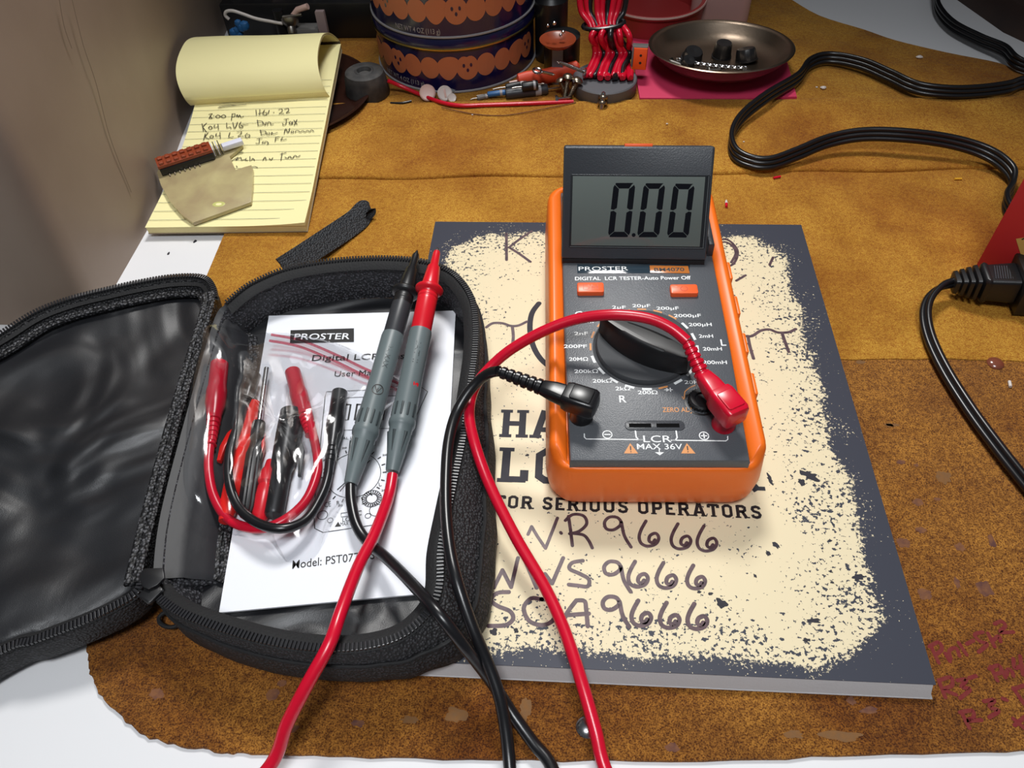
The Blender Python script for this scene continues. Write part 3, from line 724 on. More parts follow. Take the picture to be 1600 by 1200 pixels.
# label strip with the maker's name
q = [on(x, y, PM).xy for x, y in ((902, 427), (1077, 427), (1078, 413), (902, 413))]
b = MB().prism([(p.x, p.y) for p in q], 0.0, .12, PM, .03)
bs = b.build('brand_strip', 'brandstrip', pan)
b = MB().text('PROSTER', PM, 3.0, 24.5, *on(904, 420, PM).xy, 'l', 0, .0, z=.16); b.build('brand_lettering', 'white_print', bs, smooth=0)
q = [on(x, y, PM).xy for x, y in ((1016, 426.5), (1077.5, 427.5), (1075, 416), (1015, 415))]
b = MB().prism([(p.x, p.y) for p in q], 0.12, .24, PM, .03); mp = b.build('model_plate', 'modelplate', pan)
b = MB().text('BM4070', PM, 2.5, 14.8, *on(1045.5, 421.5, PM).xy, 'c', 0, .02, z=.28); b.build('model_lettering', 'black_print', mp, smooth=0)
# two push buttons
for x0, x1, y0, y1, sign in ((902, 943, 464, 443, 'DH'), (1048, 1089, 466, 446, 'o')):
    p = on(x0, y0 - 4, PM, 1).xy; q = on(x1, y1 - 1, PM, 2).xy
    b = MB().prism(rrect(p.x, p.y, q.x, q.y, 1.0, 3), -.5, 2.6, PM, .5); bu = b.build('push_button', 'button', root)
    b = MB(); c = (p + q) / 2; up = PM.col[2].to_3d()
    R_ = lambda pts: b.ribbon([PM @ Vector((c.x + x, c.y + y, 2.66)) for x, y in pts], .3, up=up)
    if sign == 'DH':
        R_([(-3.4, 1.6), (-3.4, -1.6), (-1.2, -1.6), (-.6, 0), (-1.2, 1.6), (-3.4, 1.6)]); R_([(.8, -1.6), (.8, 1.6)]); R_([(3.4, 1.6), (3.4, -1.6)]); R_([(.8, 0), (3.4, 0)])
    else: R_([(1.7 * math.cos(k * .35 + 1.9), 1.5 * math.sin(k * .35 + 1.9)) for k in range(17)])
    b.build('moulded_sign', 'buttonline', bu, smooth=0)
# rotary dial
DF = PM @ Matrix.Translation((dc.x, dc.y, 0))
b = MB().lathe([(23.2, -.3), (23.2, .25), (22.6, .35), (22.3, 0.05), (22.0, .1), (21.8, 1.6), (21.2, 2.4), (18, 2.5), (.5, 2.5)], DF, 64)
dial = b.build('rotary_dial', 'greyknob', root)
pA = on(934, 506, DF, 6); pB = on(1080, 572, DF, 6)
ax = (pB - pA).xy.normalized(); L_ = (pB - pA).length; KF = DF @ Matrix(((ax.x, -ax.y, 0, (pA.x + pB.x) / 2), (ax.y, ax.x, 0, (pA.y + pB.y) / 2), (0, 0, 1, 0), (0, 0, 0, 1)))
def lens(hl, hwid, blunt, z):
    o = []
    for k in range(25):
        t = -1 + 2 * k / 24; o.append((t * hl, -hwid * (1 - abs(t) ** 2.0) ** .8 - (blunt if t > -1 else 0) * (0.5 + .5 * t)))
    for k in range(25):
        t = 1 - 2 * k / 24; o.append((t * hl, hwid * (1 - abs(t) ** 2.0) ** .8 + (blunt if t > -1 else 0) * (0.5 + .5 * t)))
    return [KF @ Vector((x, y, z)) for x, y in o]
b = MB().rings([lens(L_ / 2 - .5, 7.4, 1.4, 2.4), lens(L_ / 2 - .8, 6.8, 1.8, 3.4), lens(L_ / 2 - 1, 4.6, 2.2, 9), lens(L_ / 2 - 1.4, 3.7, 2.4, 11.6), lens(L_ / 2 - 2.2, 2.9, 2.2, 12.4), lens(L_ / 2 - 4, 2.0, 1.6, 12.5)])
kb = b.build('knob_ridge', 'blackplastic', dial); kb['label'] = 'black pointer ridge of the dial'
b = MB().ribbon([KF @ Vector((-L_ / 2 + 3, 0, 12.55)), KF @ Vector((-L_ / 2 + 7, 0, 12.55))], .5, up=PM.col[2].to_3d()); b.build('pointer_line', 'white_print', kb, smooth=0)
# zero-adjust wheel
zc = on(1097, 624, PM, 2).xy; ZF = PM @ Matrix.Translation((zc.x, zc.y, 0))
b = MB().lathe([(7.2, -.2), (7.2, .2), (6.4, .3), (6.3, -.1)], ZF, 40, 0, True, True)
rs = []
for r_, h in ((5.4, 0), (5.6, .6), (5.6, 2.2), (5.0, 2.9), (3.2, 3.0), (2.8, 2.2), (.4, 2.2)):
    rs.append([ZF @ Vector(((r_ + (.35 if k % 2 and 5.1 < r_ else 0)) * math.cos(2 * math.pi * k / 48), (r_ + (.35 if k % 2 and 5.1 < r_ else 0)) * math.sin(2 * math.pi * k / 48), h)) for k in range(48)])
b.rings(rs); b.build('zero_adjust_wheel', 'blackplastic', root, smooth=30)
# test slot
q0 = on(977, 672, PM).xy; q1 = on(1069, 658, PM).xy
o = rrect(q0.x, q0.y - .2, q1.x, q1.y + .2, 2.2, 6); b = MB().prism(o, -.2, .35, PM, .2)
sl = b.build('component_slot', 'housing', root)
b = MB()
for x0, x1 in ((983, 1017), (1026, 1061)):
    p = on(x0, 668.5, PM).xy; q = on(x1, 662.5, PM).xy; b.box((p.x, p.y, .2), (q.x, q.y, .42), PM)
b.build('slot_opening', mat('slot_black', (6, 6, 7), 0.8, spec=.1), sl)
# tilted display
bl = PM @ Vector((*on(877, 404, PM, 3).xy, 3)); br = PM @ Vector((*on(1103, 407, PM, 3).xy, 3)); wd = (br - bl).length
D = FPX * wd / 235.2; tm = CAM + ray(999.5, 228) * D
bm_ = (bl + br) / 2
HF = frame(bm_, br - bl, tm - bm_); HH = (tm - bm_).length; hw_ = wd / 2
b = MB().prism(rrect(-hw_, 0, hw_, HH, 1.2, 3), -9.5, 0, HF, 1.0, 0, True)
hs = b.build('display_housing', 'housing', root)
cx_ = [on(x, y, HF) for x, y in ((889, 386), (1098, 390), (1110, 275), (894, 271))]
x0 = min(cx_[0].x, cx_[3].x); x1 = max(cx_[1].x, cx_[2].x); y0 = (cx_[0].y + cx_[1].y) / 2; y1 = (cx_[2].y + cx_[3].y) / 2
x0, x1 = max(x0, -hw_ + 1.6), min(x1, hw_ - 1.0)
b = MB().prism(rrect(x0, y0, x1, y1, .6, 2), 0, .25, HF, .08); b.build('display_bezel', 'lcdframe', hs)
b = MB().prism([(x0 + 1.0, y0 + 1.2), (x1 - 2.4, y0 + 1.2), (x1 - 2.4, y1 - .8), (x0 + 1.0, y1 - .8)], .2, .35, HF, .05)
scr = b.build('display_screen', 'lcd', hs); scr['label'] = 'grey liquid crystal screen reading 0.00'
b = MB()
b.ribbon([HF @ Vector((x, y, .3)) for x, y in ((x0 + .5, y0 + .5), (x1 - .5, y0 + .5))], .18, up=HF.col[2].to_3d(), mi=1)
b.ribbon([HF @ Vector((x, y, .3)) for x, y in ((x1 - .7, y0 + .5), (x1 - .7, y1 - .5))], .18, up=HF.col[2].to_3d(), mi=1)
def digit(tl, tr, bl_, br_):
    P0, P1, P2, P3 = [on(*q, HF).xy for q in (bl_, br_, tr, tl)]
    Q = lambda x, y: (P0 * (1 - x) + P1 * x) * (1 - y) + (P3 * (1 - x) + P2 * x) * y
    tx, ty, g, gm = .27, .10, .012, .022
    for pl in ([(tx * .35, 1), (1 - tx * .35, 1), (1 - tx * .62, 1 - .03), (1 - tx, 1 - ty), (tx, 1 - ty), (tx * .3, 1 - .03)],
               [(tx * .35, 0), (1 - tx * .35, 0), (1 - tx * .3, .03), (1 - tx, ty), (tx, ty), (tx * .3, .03)],
               [(0, .5 + gm), (tx * .5, .5 + gm * .4), (tx, .5 + gm * 2), (tx, 1 - ty - g), (tx * .2, 1 - .035), (0, 1 - .08)],
               [(0, .5 - gm), (tx * .5, .5 - gm * .4), (tx, .5 - gm * 2), (tx, ty + g), (tx * .2, .035), (0, .08)],
               [(1, .5 + gm), (1 - tx * .5, .5 + gm * .4), (1 - tx, .5 + gm * 2), (1 - tx, 1 - ty - g), (1 - tx * .2, 1 - .035), (1, 1 - .08)],
               [(1, .5 - gm), (1 - tx * .5, .5 - gm * .4), (1 - tx, .5 - gm * 2), (1 - tx, ty + g), (1 - tx * .2, .035), (1, .08)]):
        pp = [Q(*p) for p in pl]; b.add([HF @ Vector((p.x, p.y, .40)) for p in pp], [list(range(len(pp)))], 0)
k_ = lambda x, y: (820 + x / 4, 210 + y / 4)
digit(k_(556, 303), k_(692, 303), k_(518, 641), k_(655, 641))
digit(k_(744, 305), k_(879, 305), k_(700, 642), k_(838, 642))
digit(k_(930, 307), k_(1063, 309), k_(886, 643), k_(1022, 644))
c = on(990, 367, HF).xy; b.add([HF @ Vector((c.x + .95 * math.cos(k * .524), c.y + .95 * math.sin(k * .524), .40)) for k in range(12)], [list(range(12))], 0)
b.build('display_digits', ['segment', 'ghost'], scr, smooth=0)
p = on(976, 230, HF).x; q = on(1020, 230, HF).x
b = MB().box((p, HH - 1.0, -4.5), (q, HH + .9, -.4), HF, .4); b.build('display_latch', 'button', hs)
b = MB().box((-hw_ + .3, -2.5, -8), (hw_ - .3, .8, -1.2), HF, .5); b.build('display_hinge', 'blackplastic', hs)

# ================================================================== zip case
def loop_offset(L, offs):
    n = len(L); area = sum(L[i].x * L[(i + 1) % n].y - L[(i + 1) % n].x * L[i].y for i in range(n)); sg = 1 if area > 0 else -1
    out = []
    for i in range(n):
        t = L[(i + 2) % n] - L[i - 2]; nn = Vector((t.y, -t.x, 0)).normalized() * sg
        out.append(L[i] + nn * offs[i])
    return out
def ctrl_loop(ctrl, n=7):
    """ctrl: (point, data...) -> dense closed loop and interpolated data"""
    P = cr([c[0] for c in ctrl], n, True); data = []
    N = len(ctrl); nd = len(ctrl[0]) - 1
    for i in range(N):
        for k in range(n):
            t = k / n; t = t * t * (3 - 2 * t); data.append([ctrl[i][1 + d] * (1 - t) + ctrl[(i + 1) % N][1 + d] * t for d in range(nd)])
    return P, data
def zsmooth(L, zs): return [Vector((p.x, p.y, z)) for p, z in zip(L, zs)]
def teeth(mb, path, closed=False):
    pts = resamp(path, 1.55)
    for i in range(1, len(pts) - 1):
        t = (pts[i + 1] - pts[i - 1]).normalized(); n = Vector((t.y, -t.x, 0)).normalized(); F = frame(pts[i], t, n)
        mb.box((-.48, -1.5, -.7), (.48, 1.5, .75), F, .2)
root = thing('zip_case', (-60, 100, 2), 'open black zip-up carrying case with satin lining, lid folded out to the wall', 'case')
# ---- base: (px,py,z), outset of the belly, inner floor offset, zip? 
BC = [(352, 476, 29, 2, -6), (376, 455, 32, 3, -3), (400, 440, 33, 3, -3), (450, 420, 34, 3, -3), (520, 408, 34, 3, -3), (600, 404, 34, 3, -3), (660, 409, 34, 3, -3), (700, 423, 34, 4, -2), (722, 442, 35, 4, -2), (738, 470, 35, 4, -2), (743, 510, 35, 5, -1),
      (742, 549, 35, 6, 0), (736, 596, 35, 8, 2), (724, 682, 35, 13, 6), (712, 741, 35, 16, 9), (700, 800, 35, 19, 11), (689, 860, 35, 20, 12), (687, 915, 35, 18, 10), (672, 953, 35, 14, 6), (632, 990, 34, 8, 1), (580, 1008, 34, 5, -1), (517, 1013, 34, 4, -2),
      (457, 1008, 33, 4, -2), (405, 998, 33, 4, -2), (352, 983, 32, 4, -2), (300, 965, 31, 3, -3), (270, 950, 29, 3, -5), (243, 926, 26, 1, -12), (240, 890, 25.5, 0, -19), (252, 800, 25, 0, -20), (288, 660, 24.5, 0, -19), (321, 545, 25, 0, -17), (338, 492, 27, 0, -12)]
P, D_ = ctrl_loop([(at(x, y, z), o_, i_) for x, y, z, o_, i_ in BC])
oo = [d[0] for d in D_]; ii = [d[1] for d in D_]; zr = [p.z for p in P]
def ring(k, zf, offs): return zsmooth(loop_offset(P, [o_ * k for o_ in offs]), [zf(z) for z in zr])
b = MB()
r0 = ring(0, lambda z: z - .2, oo); r1 = zsmooth(loop_offset(P, [o_ * .25 + .5 for o_ in oo]), [z - 2.5 for z in zr])
r2 = ring(.75, lambda z: z * .72, oo); r3 = ring(1.0, lambda z: z * .5, oo); zb_ = lambda p: 2.75 + 6.4 * max(0.0, min(1.0, (p.x + 70) / 64))      # the right half of the case lies on the logbook
r4 = [Vector((p.x, p.y, max(p.z, zb_(p) + 3))) for p in ring(1.0, lambda z: z * .3, oo)]; r5 = [Vector((p.x, p.y, zb_(p) + 1.2)) for p in ring(.85, lambda z: 4, oo)]; r6 = [Vector((p.x, p.y, zb_(p))) for p in loop_offset(P, [o_ * .6 - 3 for o_ in oo])]
b.rings([r6, r5, r4, r3, r2, r1, r0], cap0=False, cap1=False)
shell = b.build('base_shell', 'casefabric', root, smooth=60); shell['label'] = 'woven black nylon outer shell'
# piping round the belly
b = MB(); nC = 7
pip = [r2[i] + Vector((0, 0, .3)) for i in range(2 * nC, 28 * nC)]
b.tube(pip, .9, 8); b.build('piping', 'tape', shell)
# ---- lining of the base
i1 = zsmooth(loop_offset(P, [-3.2] * len(P)), [z - .6 for z in zr])
i2 = zsmooth(loop_offset(P, [i_ * .3 - 3.4 for i_ in ii]), [z - 7 for z in zr])
i3 = zsmooth(loop_offset(P, [i_ * .8 - 2.5 for i_ in ii]), [max(12, z * .5) for z in zr])
i4 = zsmooth(loop_offset(P, [i_ - 3 for i_ in ii]), [10.6] * len(P))
b = MB(); b.rings([i1, i2, i3, i4], cap0=False, cap1=False); b.f = [q[::-1] for q in b.f]
side = range(27 * nC, 33 * nC)
lin_ = b.build('wall_lining', 'caseback', root, smooth=60); lin_['label'] = 'grey black mesh lining of the case walls'
cen = sum(i4, Vector()) / len(i4)
def fan_floor(mb, L, cen, amp, seed, k=14):
    rs = []
    for s in range(k + 1):
        t = 1 - s / k * .98; r = []
        for p in L:
            q = cen + (p - cen) * t; e = min(1, (1 - t) * 6)
            q = q + Vector((0, 0, amp * e * (noise.noise(Vector((q.x * .03, q.y * .022, seed))) + .4 * noise.noise(Vector((q.x * .1 + q.y * .05, q.y * .05, seed + 5))))))
            r.append(q)
        rs.append(r)
    mb.rings(rs, cap0=False, cap1=True); return mb
b = MB(); cloth_floor(b, i4, .9, 3); b.build('floor_lining', 'liner', root, smooth=70)
# hinge panel of satin cloth, with its two speckled bindings
h0 = [P[i % len(P)] + Vector((0, 0, .25)) for i in range(28 * nC - 2, 33 * nC + 3)]
nh = len(h0)
f0 = [i4[i % len(P)] + Vector((0, 0, .4)) for i in range(28 * nC - 2, 33 * nC + 3)]
b = MB(); rs = []
for k in range(9):
    t = k / 8
    rs.append([h0[j] * (1 - t) + f0[j] * t + Vector((0, 0, 2.2 * math.sin(math.pi * t) + .5 * math.sin(t * 17 + j * .12) * math.sin(math.pi * t))) for j in range(nh)])
b.rings(rs, closed=False, cap0=False, cap1=False)
hp = b.build('hinge_panel', 'hinge', root, smooth=80)
def strip(mb, path, w_, h_, lift=.4):
    rs = []
    N = len(path)
    for i, p in enumerate(path):
        t = (path[min(i + 1, N - 1)] - path[max(i - 1, 0)]).normalized(); n = Vector((t.y, -t.x, 0)).normalized()
        rs.append([p + n * x + Vector((0, 0, z + lift)) for x, z in ((-w_ / 2, -.6), (-w_ / 2, h_ * .6), (-w_ * .32, h_), (-w_ * .06, h_ * .85), (0, h_ * .5), (w_ * .06, h_ * .85), (w_ * .32, h_), (w_ / 2, h_ * .6), (w_ / 2, -.6))])
    mb.rings(rs); return mb
b = MB(); strip(b, f0, 6.0, 1.7); b.build('base_binding', 'binding', hp)
# zip of the base
zp = [P[i] + Vector((0, 0, .5)) for i in range(0, 27 * nC + 3)]
b = MB(); teeth(b, zp); zt_ = MB()
rs = []
tp_o = loop_offset(P, [1.9] * len(P)); tp_i = loop_offset(P, [-6.0] * len(P)); tp_m = loop_offset(P, [-3.0] * len(P))
zt_.rings([[Vector((p.x, p.y, z - .8)) for p, z in zip(tp_o, zr)][0:27 * nC + 3], [Vector((p.x, p.y, z + .15)) for p, z in zip(P, zr)][0:27 * nC + 3], [Vector((p.x, p.y, z - .2)) for p, z in zip(tp_m, zr)][0:27 * nC + 3], [Vector((p.x, p.y, z - 2.6)) for p, z in zip(tp_i, zr)][0:27 * nC + 3]], closed=False, cap0=False, cap1=False)
zb = zt_.build('zip_tape', 'tape', root, smooth=60); zt2 = b.build('zip_teeth', 'zip', zb, smooth=0)
# ---- lid
W_ = lambda x, y, z: Vector((x, y, z))
LC = [(at(336, 468, 27), 0, 1), (at(331, 445, 27.5), 1, 1), (at(314, 433, 27), 2, 1), (at(270, 433, 26.5), 2, 1), (at(220, 441, 26), 2, 1), (at(170, 452, 25), 2, 1), (at(110, 467, 24), 2, 1), (at(55, 488, 23), 2, 1), (at(0, 522, 21), 2, 1),
      (W_(-233, 141, 19), 2, 1), (W_(-243, 110, 18), 2, 1), (W_(-240, 60, 17), 2, 1), (W_(-225, 8, 17), 2, 1), (W_(-203, -28, 17), 2, 1), (W_(-172, -36, 18), 2, 1), (at(0, 1018, 19), 2, 1), (at(52, 1001, 20.5), 2, 1), (at(122, 974, 23), 2, 1), (at(175, 950, 24.5), 2, 1), (at(214, 925, 26), 1, 1),
      (at(224, 893, 26), 0, 0), (at(246, 800, 25), 0, 0), (at(282, 660, 24.5), 0, 0), (at(315, 545, 25), 0, 0), (at(331, 492, 27), 0, 0)]
LP, LD = ctrl_loop(LC)
lo_ = [d[0] for d in LD]; lz = [p.z for p in LP]
lring = lambda offs, zf: zsmooth(loop_offset(LP, offs), [zf(z) for z in lz])
b = MB()
b.rings([lring([-6] * len(LP), lambda z: max(2.3, z - 16)), lring([o_ - .5 for o_ in lo_], lambda z: max(2.8, z - 14)), lring(lo_, lambda z: max(5, z - 9)), lring([o_ * .7 for o_ in lo_], lambda z: z - 3), lring([0] * len(LP), lambda z: z - .3)], cap1=False)
ls = b.build('lid_shell', 'casefabric', root, smooth=60)
b = MB(); l1 = lring([-2.5] * len(LP), lambda z: z - .5); l2 = lring([-4.5] * len(LP), lambda z: z - 4); l3 = lring([-7.5] * len(LP), lambda z: max(4.5, z - 9.5))
b.rings([l1, l2, l3], cap0=False, cap1=False)
b.build('lid_wall_lining', 'casefabric', ls, smooth=60)
cen = sum(l3, Vector()) / len(l3)
b = MB(); cloth_floor(b, l3, 5.0, 11, 3.2); ll = b.build('lid_lining', 'liner', root, smooth=80); ll['label'] = 'glossy wrinkled black satin lining of the lid'
b = MB(); l4 = lring([-7.0] * len(LP), lambda z: max(5, z - 7.5))
strip(b, [l4[i % len(LP)] for i in range(0, 10 * nC)], 4.2, 1.6, 1.0)
lh = lring([-3.2] * len(LP), lambda z: z - .8)
strip(b, [lh[i % len(LP)] for i in range(20 * nC - 3, 25 * nC + 4)], 6.6, 2.0, .6)
b.build('lid_binding', 'binding', ls)
zt_ = MB(); tp_o = loop_offset(LP, [1.6] * len(LP)); tp_i = loop_offset(LP, [-5.0] * len(LP))
idx = range(0, 20 * nC)
zt_.rings([[Vector((tp_o[i].x, tp_o[i].y, lz[i] - 1)) for i in idx], [LP[i] + Vector((0, 0, .1)) for i in idx], [Vector((tp_i[i].x, tp_i[i].y, lz[i] - 2.4)) for i in idx]], closed=False, cap0=False, cap1=False)
lt = zt_.build('lid_zip_tape', 'tape', root, smooth=60)
b = MB(); teeth(b, [LP[i] + Vector((0, 0, .45)) for i in idx]); b.build('lid_zip_teeth', 'zip', lt, smooth=0)
# slider with its leather-like pull tab
p0 = at(240, 928, 27.2)
F = frame(p0, Vector((.86, -.5, 0)), Vector((.5, .86, 0)))
b = MB().prism(rrect(-3.4, -4.2, 3.4, 3.4, 1.4, 4), 0, 2.4, F, .8, 0, True); sli = b.build('zip_slider', 'blackplastic', root)
tabo = [at(x, y, 31.0) for x, y in ((218, 905), (221, 893), (226, 888), (255, 887), (257, 903), (246, 914), (232, 921), (223, 917))]
b = MB().prism([(p.x, p.y) for p in tabo][::-1], 29.9, 31.2, None, .4); b.build('pull_tab', 'blackplastic', sli)
rg = [at(248 + 1 + 18 * math.cos(a) + 17, 968 + 12 * math.sin(a), 5.5) for a in [k * math.pi / 10 for k in range(21)]]
b = MB().tube(rg, .9, 8); b.build('pull_cord', 'tape', sli)
# wrist strap: a loop of flat webbing reaching back over the mat
def band(mb, pts, w_, th, side):
    pts = cr(pts, 8); N = len(pts); rs = []
    for i, p in enumerate(pts):
        t = (pts[min(i + 1, N - 1)] - pts[max(i - 1, 0)]).normalized(); s_ = (side - t * side.dot(t)).normalized(); n = t.cross(s_)
        rs.append([p + s_ * (w_ / 2) + n * (th / 2), p + s_ * (w_ / 2) - n * (th / 2), p - s_ * (w_ / 2) - n * (th / 2), p - s_ * (w_ / 2) + n * (th / 2)])
    mb.rings(rs); return mb
b = MB()
a0 = at(440, 415, 18); a1 = at(475, 392, 13); a2 = at(520, 362, 9.5); a3 = at(552, 340, 8.5); a4 = at(565, 332, 8.5)
band(b, [a0, a1, a2, a3, a4 + Vector((1, 2, 2)), a4 + Vector((4, 3, 0)), a4 + Vector((2, 0, -1.6)), a3 + Vector((4, -2, -2.0)), a2 + Vector((4, -3, -1.8)), a1 + Vector((3, -3, -1.6)), a0 + Vector((3, -3, -2))], 9.5, .9, Vector((-.62, .45, .64)))
b.build('wrist_strap', 'strap', root, smooth=30)

# ================================================================== user manual
mc = [at(420, 493, 13), at(712, 485, 13), at(690, 925, 13), at(342, 957, 13)]
root = thing('user_manual', (sum((p.x for p in mc)) / 4, sum((p.y for p in mc)) / 4, 11.6), 'white printed instruction booklet lying in the open case', 'booklet')
b = MB(); rs = []
nu, nv = 16, 24
def mp_(u, v, dz=0):
    p = (mc[3] * (1 - u) + mc[2] * u) * (1 - v) + (mc[0] * (1 - u) + mc[1] * u) * v
    z = 12.9 + .5 * math.sin(u * 3.1) * (1 - v) * .6 + dz
    return Vector((p.x, p.y, z))
b.rings([[mp_(i / nu, j / nv) for i in range(nu + 1)] + [mp_((nu - i) / nu, j / nv, -1.0) for i in range(nu + 1)] for j in range(nv + 1)])
pg = b.build('cover_page', 'paper', root, smooth=30)
MF = frame(Vector((mc[3].x, mc[3].y, 12.9)), mc[2] - mc[3], mc[0] - mc[3])
def mz(p): return 12.9 + .5 * .6
b = MB()
def mwrap(q):
    p = MF @ Vector((q.x, q.y, 0)); return Vector((p.x, p.y, 13.32))
mon = lambda px, py: on(px, py, MF, .35).xy
def mtext(body, pl, pr, h, mi=0, bold=0.0):
    A, B = mon(*pl), mon(*pr); d = B - A; c = (A + B) / 2
    b.text(body, MF, h, d.length, c.x, c.y, 'c', mi, bold, wrap=mwrap, rot=math.atan2(d.y, d.x))
def mline(pts, wd, mi=0): b.ribbon([mwrap(Vector((*mon(x, y), 0)).xy) for x, y in pts], wd, mi=mi)
q = [mon(x, y) for x, y in ((453, 536), (553, 534), (553, 513), (454, 516))]
b.add([mwrap(p) - Vector((0, 0, .03)) for p in q], [[0, 1, 2, 3]], 0)
A, B = mon(460, 526), mon(547, 525); d = B - A
b.text('PROSTER', MF, 4.6, d.length, *((A + B) / 2), 'c', 1, .01, wrap=mwrap, rot=math.atan2(d.y, d.x))
mtext('Digital LCR Tester', (488, 559), (662, 555), 4.3, 0, .006); mtext('User Manual', (523, 584), (607, 581), 3.9, 0)
mtext('Model: PST077, PST2', (457, 882), (604, 864), 4.0, 0, .003)
# line drawing of the instrument
mline([(508, 620), (510, 612), (660, 606), (668, 612)], .3); mline([(508, 620), (490, 800), (492, 826), (505, 832), (592, 819), (604, 806), (628, 700), (668, 612)], .35)
mline([(528, 622), (648, 617), (636, 668), (520, 673), (528, 622)], .3)
for px in (536, 556, 590): mline([(px + 2, 632), (px + 12, 632), (px + 8, 656), (px - 2, 656), (px + 2, 632)], .9)
mtext('DIGITAL LCR TESTER', (515, 686), (590, 682), 1.5, 0, .01)
for px, py in ((520, 697), (580, 692)):
    mline([(px - 7, py - 4), (px + 7, py - 4), (px + 7, py + 4), (px - 7, py + 4), (px - 7, py - 4)], .3)
cdl = mon(553, 742)
def ringm(c, r, wd): b.ribbon([mwrap(Vector((c.x + r * math.cos(k * math.pi / 20), c.y + r * math.sin(k * math.pi / 20)))) for k in range(41)], wd)
ringm(cdl, 12.2, .3)
for k in range(20):
    a = k * math.pi / 10; b.ribbon([mwrap(Vector((cdl.x + r * math.cos(a), cdl.y + r * math.sin(a)))) for r in (13.3, 14.6)], .6)
    if k % 2 == 0: b.text('20', MF, 1.0, 2.2, cdl.x + 17 * math.cos(a), cdl.y + 16.5 * math.sin(a), 'c', 0, .02, wrap=mwrap)
b.ribbon([mwrap(Vector((cdl.x + r * math.cos(.8), cdl.y + r * math.sin(.8)))) for r in (-10, 10)], .5); b.ribbon([mwrap(Vector((cdl.x + r * math.cos(.95), cdl.y + r * math.sin(.95)))) for r in (-10, 10)], .4)
c2 = mon(581, 779); ringm(c2, 4.3, .3)
for k in range(22): a = k * math.pi / 11; b.ribbon([mwrap(Vector((c2.x + r * math.cos(a), c2.y + r * math.sin(a)))) for r in (2.6, 3.9)], .5)
ringm(c2, 2.4, .3)
mtext('R', (526, 786), (531, 785), 2.2, 0); mtext('L', (592, 757), (596, 756), 2.2, 0); mtext('LCR', (535, 812), (552, 810), 2.2, 0); mtext('MAX 36V', (532, 819), (556, 816), 1.9, 0)
for px, py, r in ((504, 805, 2.2), (588, 797, 3.0), (516, 813, 1.2), (575, 806, 1.2)): ringm(mon(px, py), r, .3)
mline([(533, 802), (565, 798), (565, 804), (533, 808), (533, 802)], .3)
c3 = mon(528, 820); b.add([mwrap(c3 + Vector(q)) for q in ((-1.3, -.9), (1.3, -.9), (0, 1.5))], [[0, 1, 2]], 0)
mtext('CE', (507, 789), (517, 787), 2.8, 0)
b.build('printed_text', ['black_print', 'paper'], pg, smooth=0)

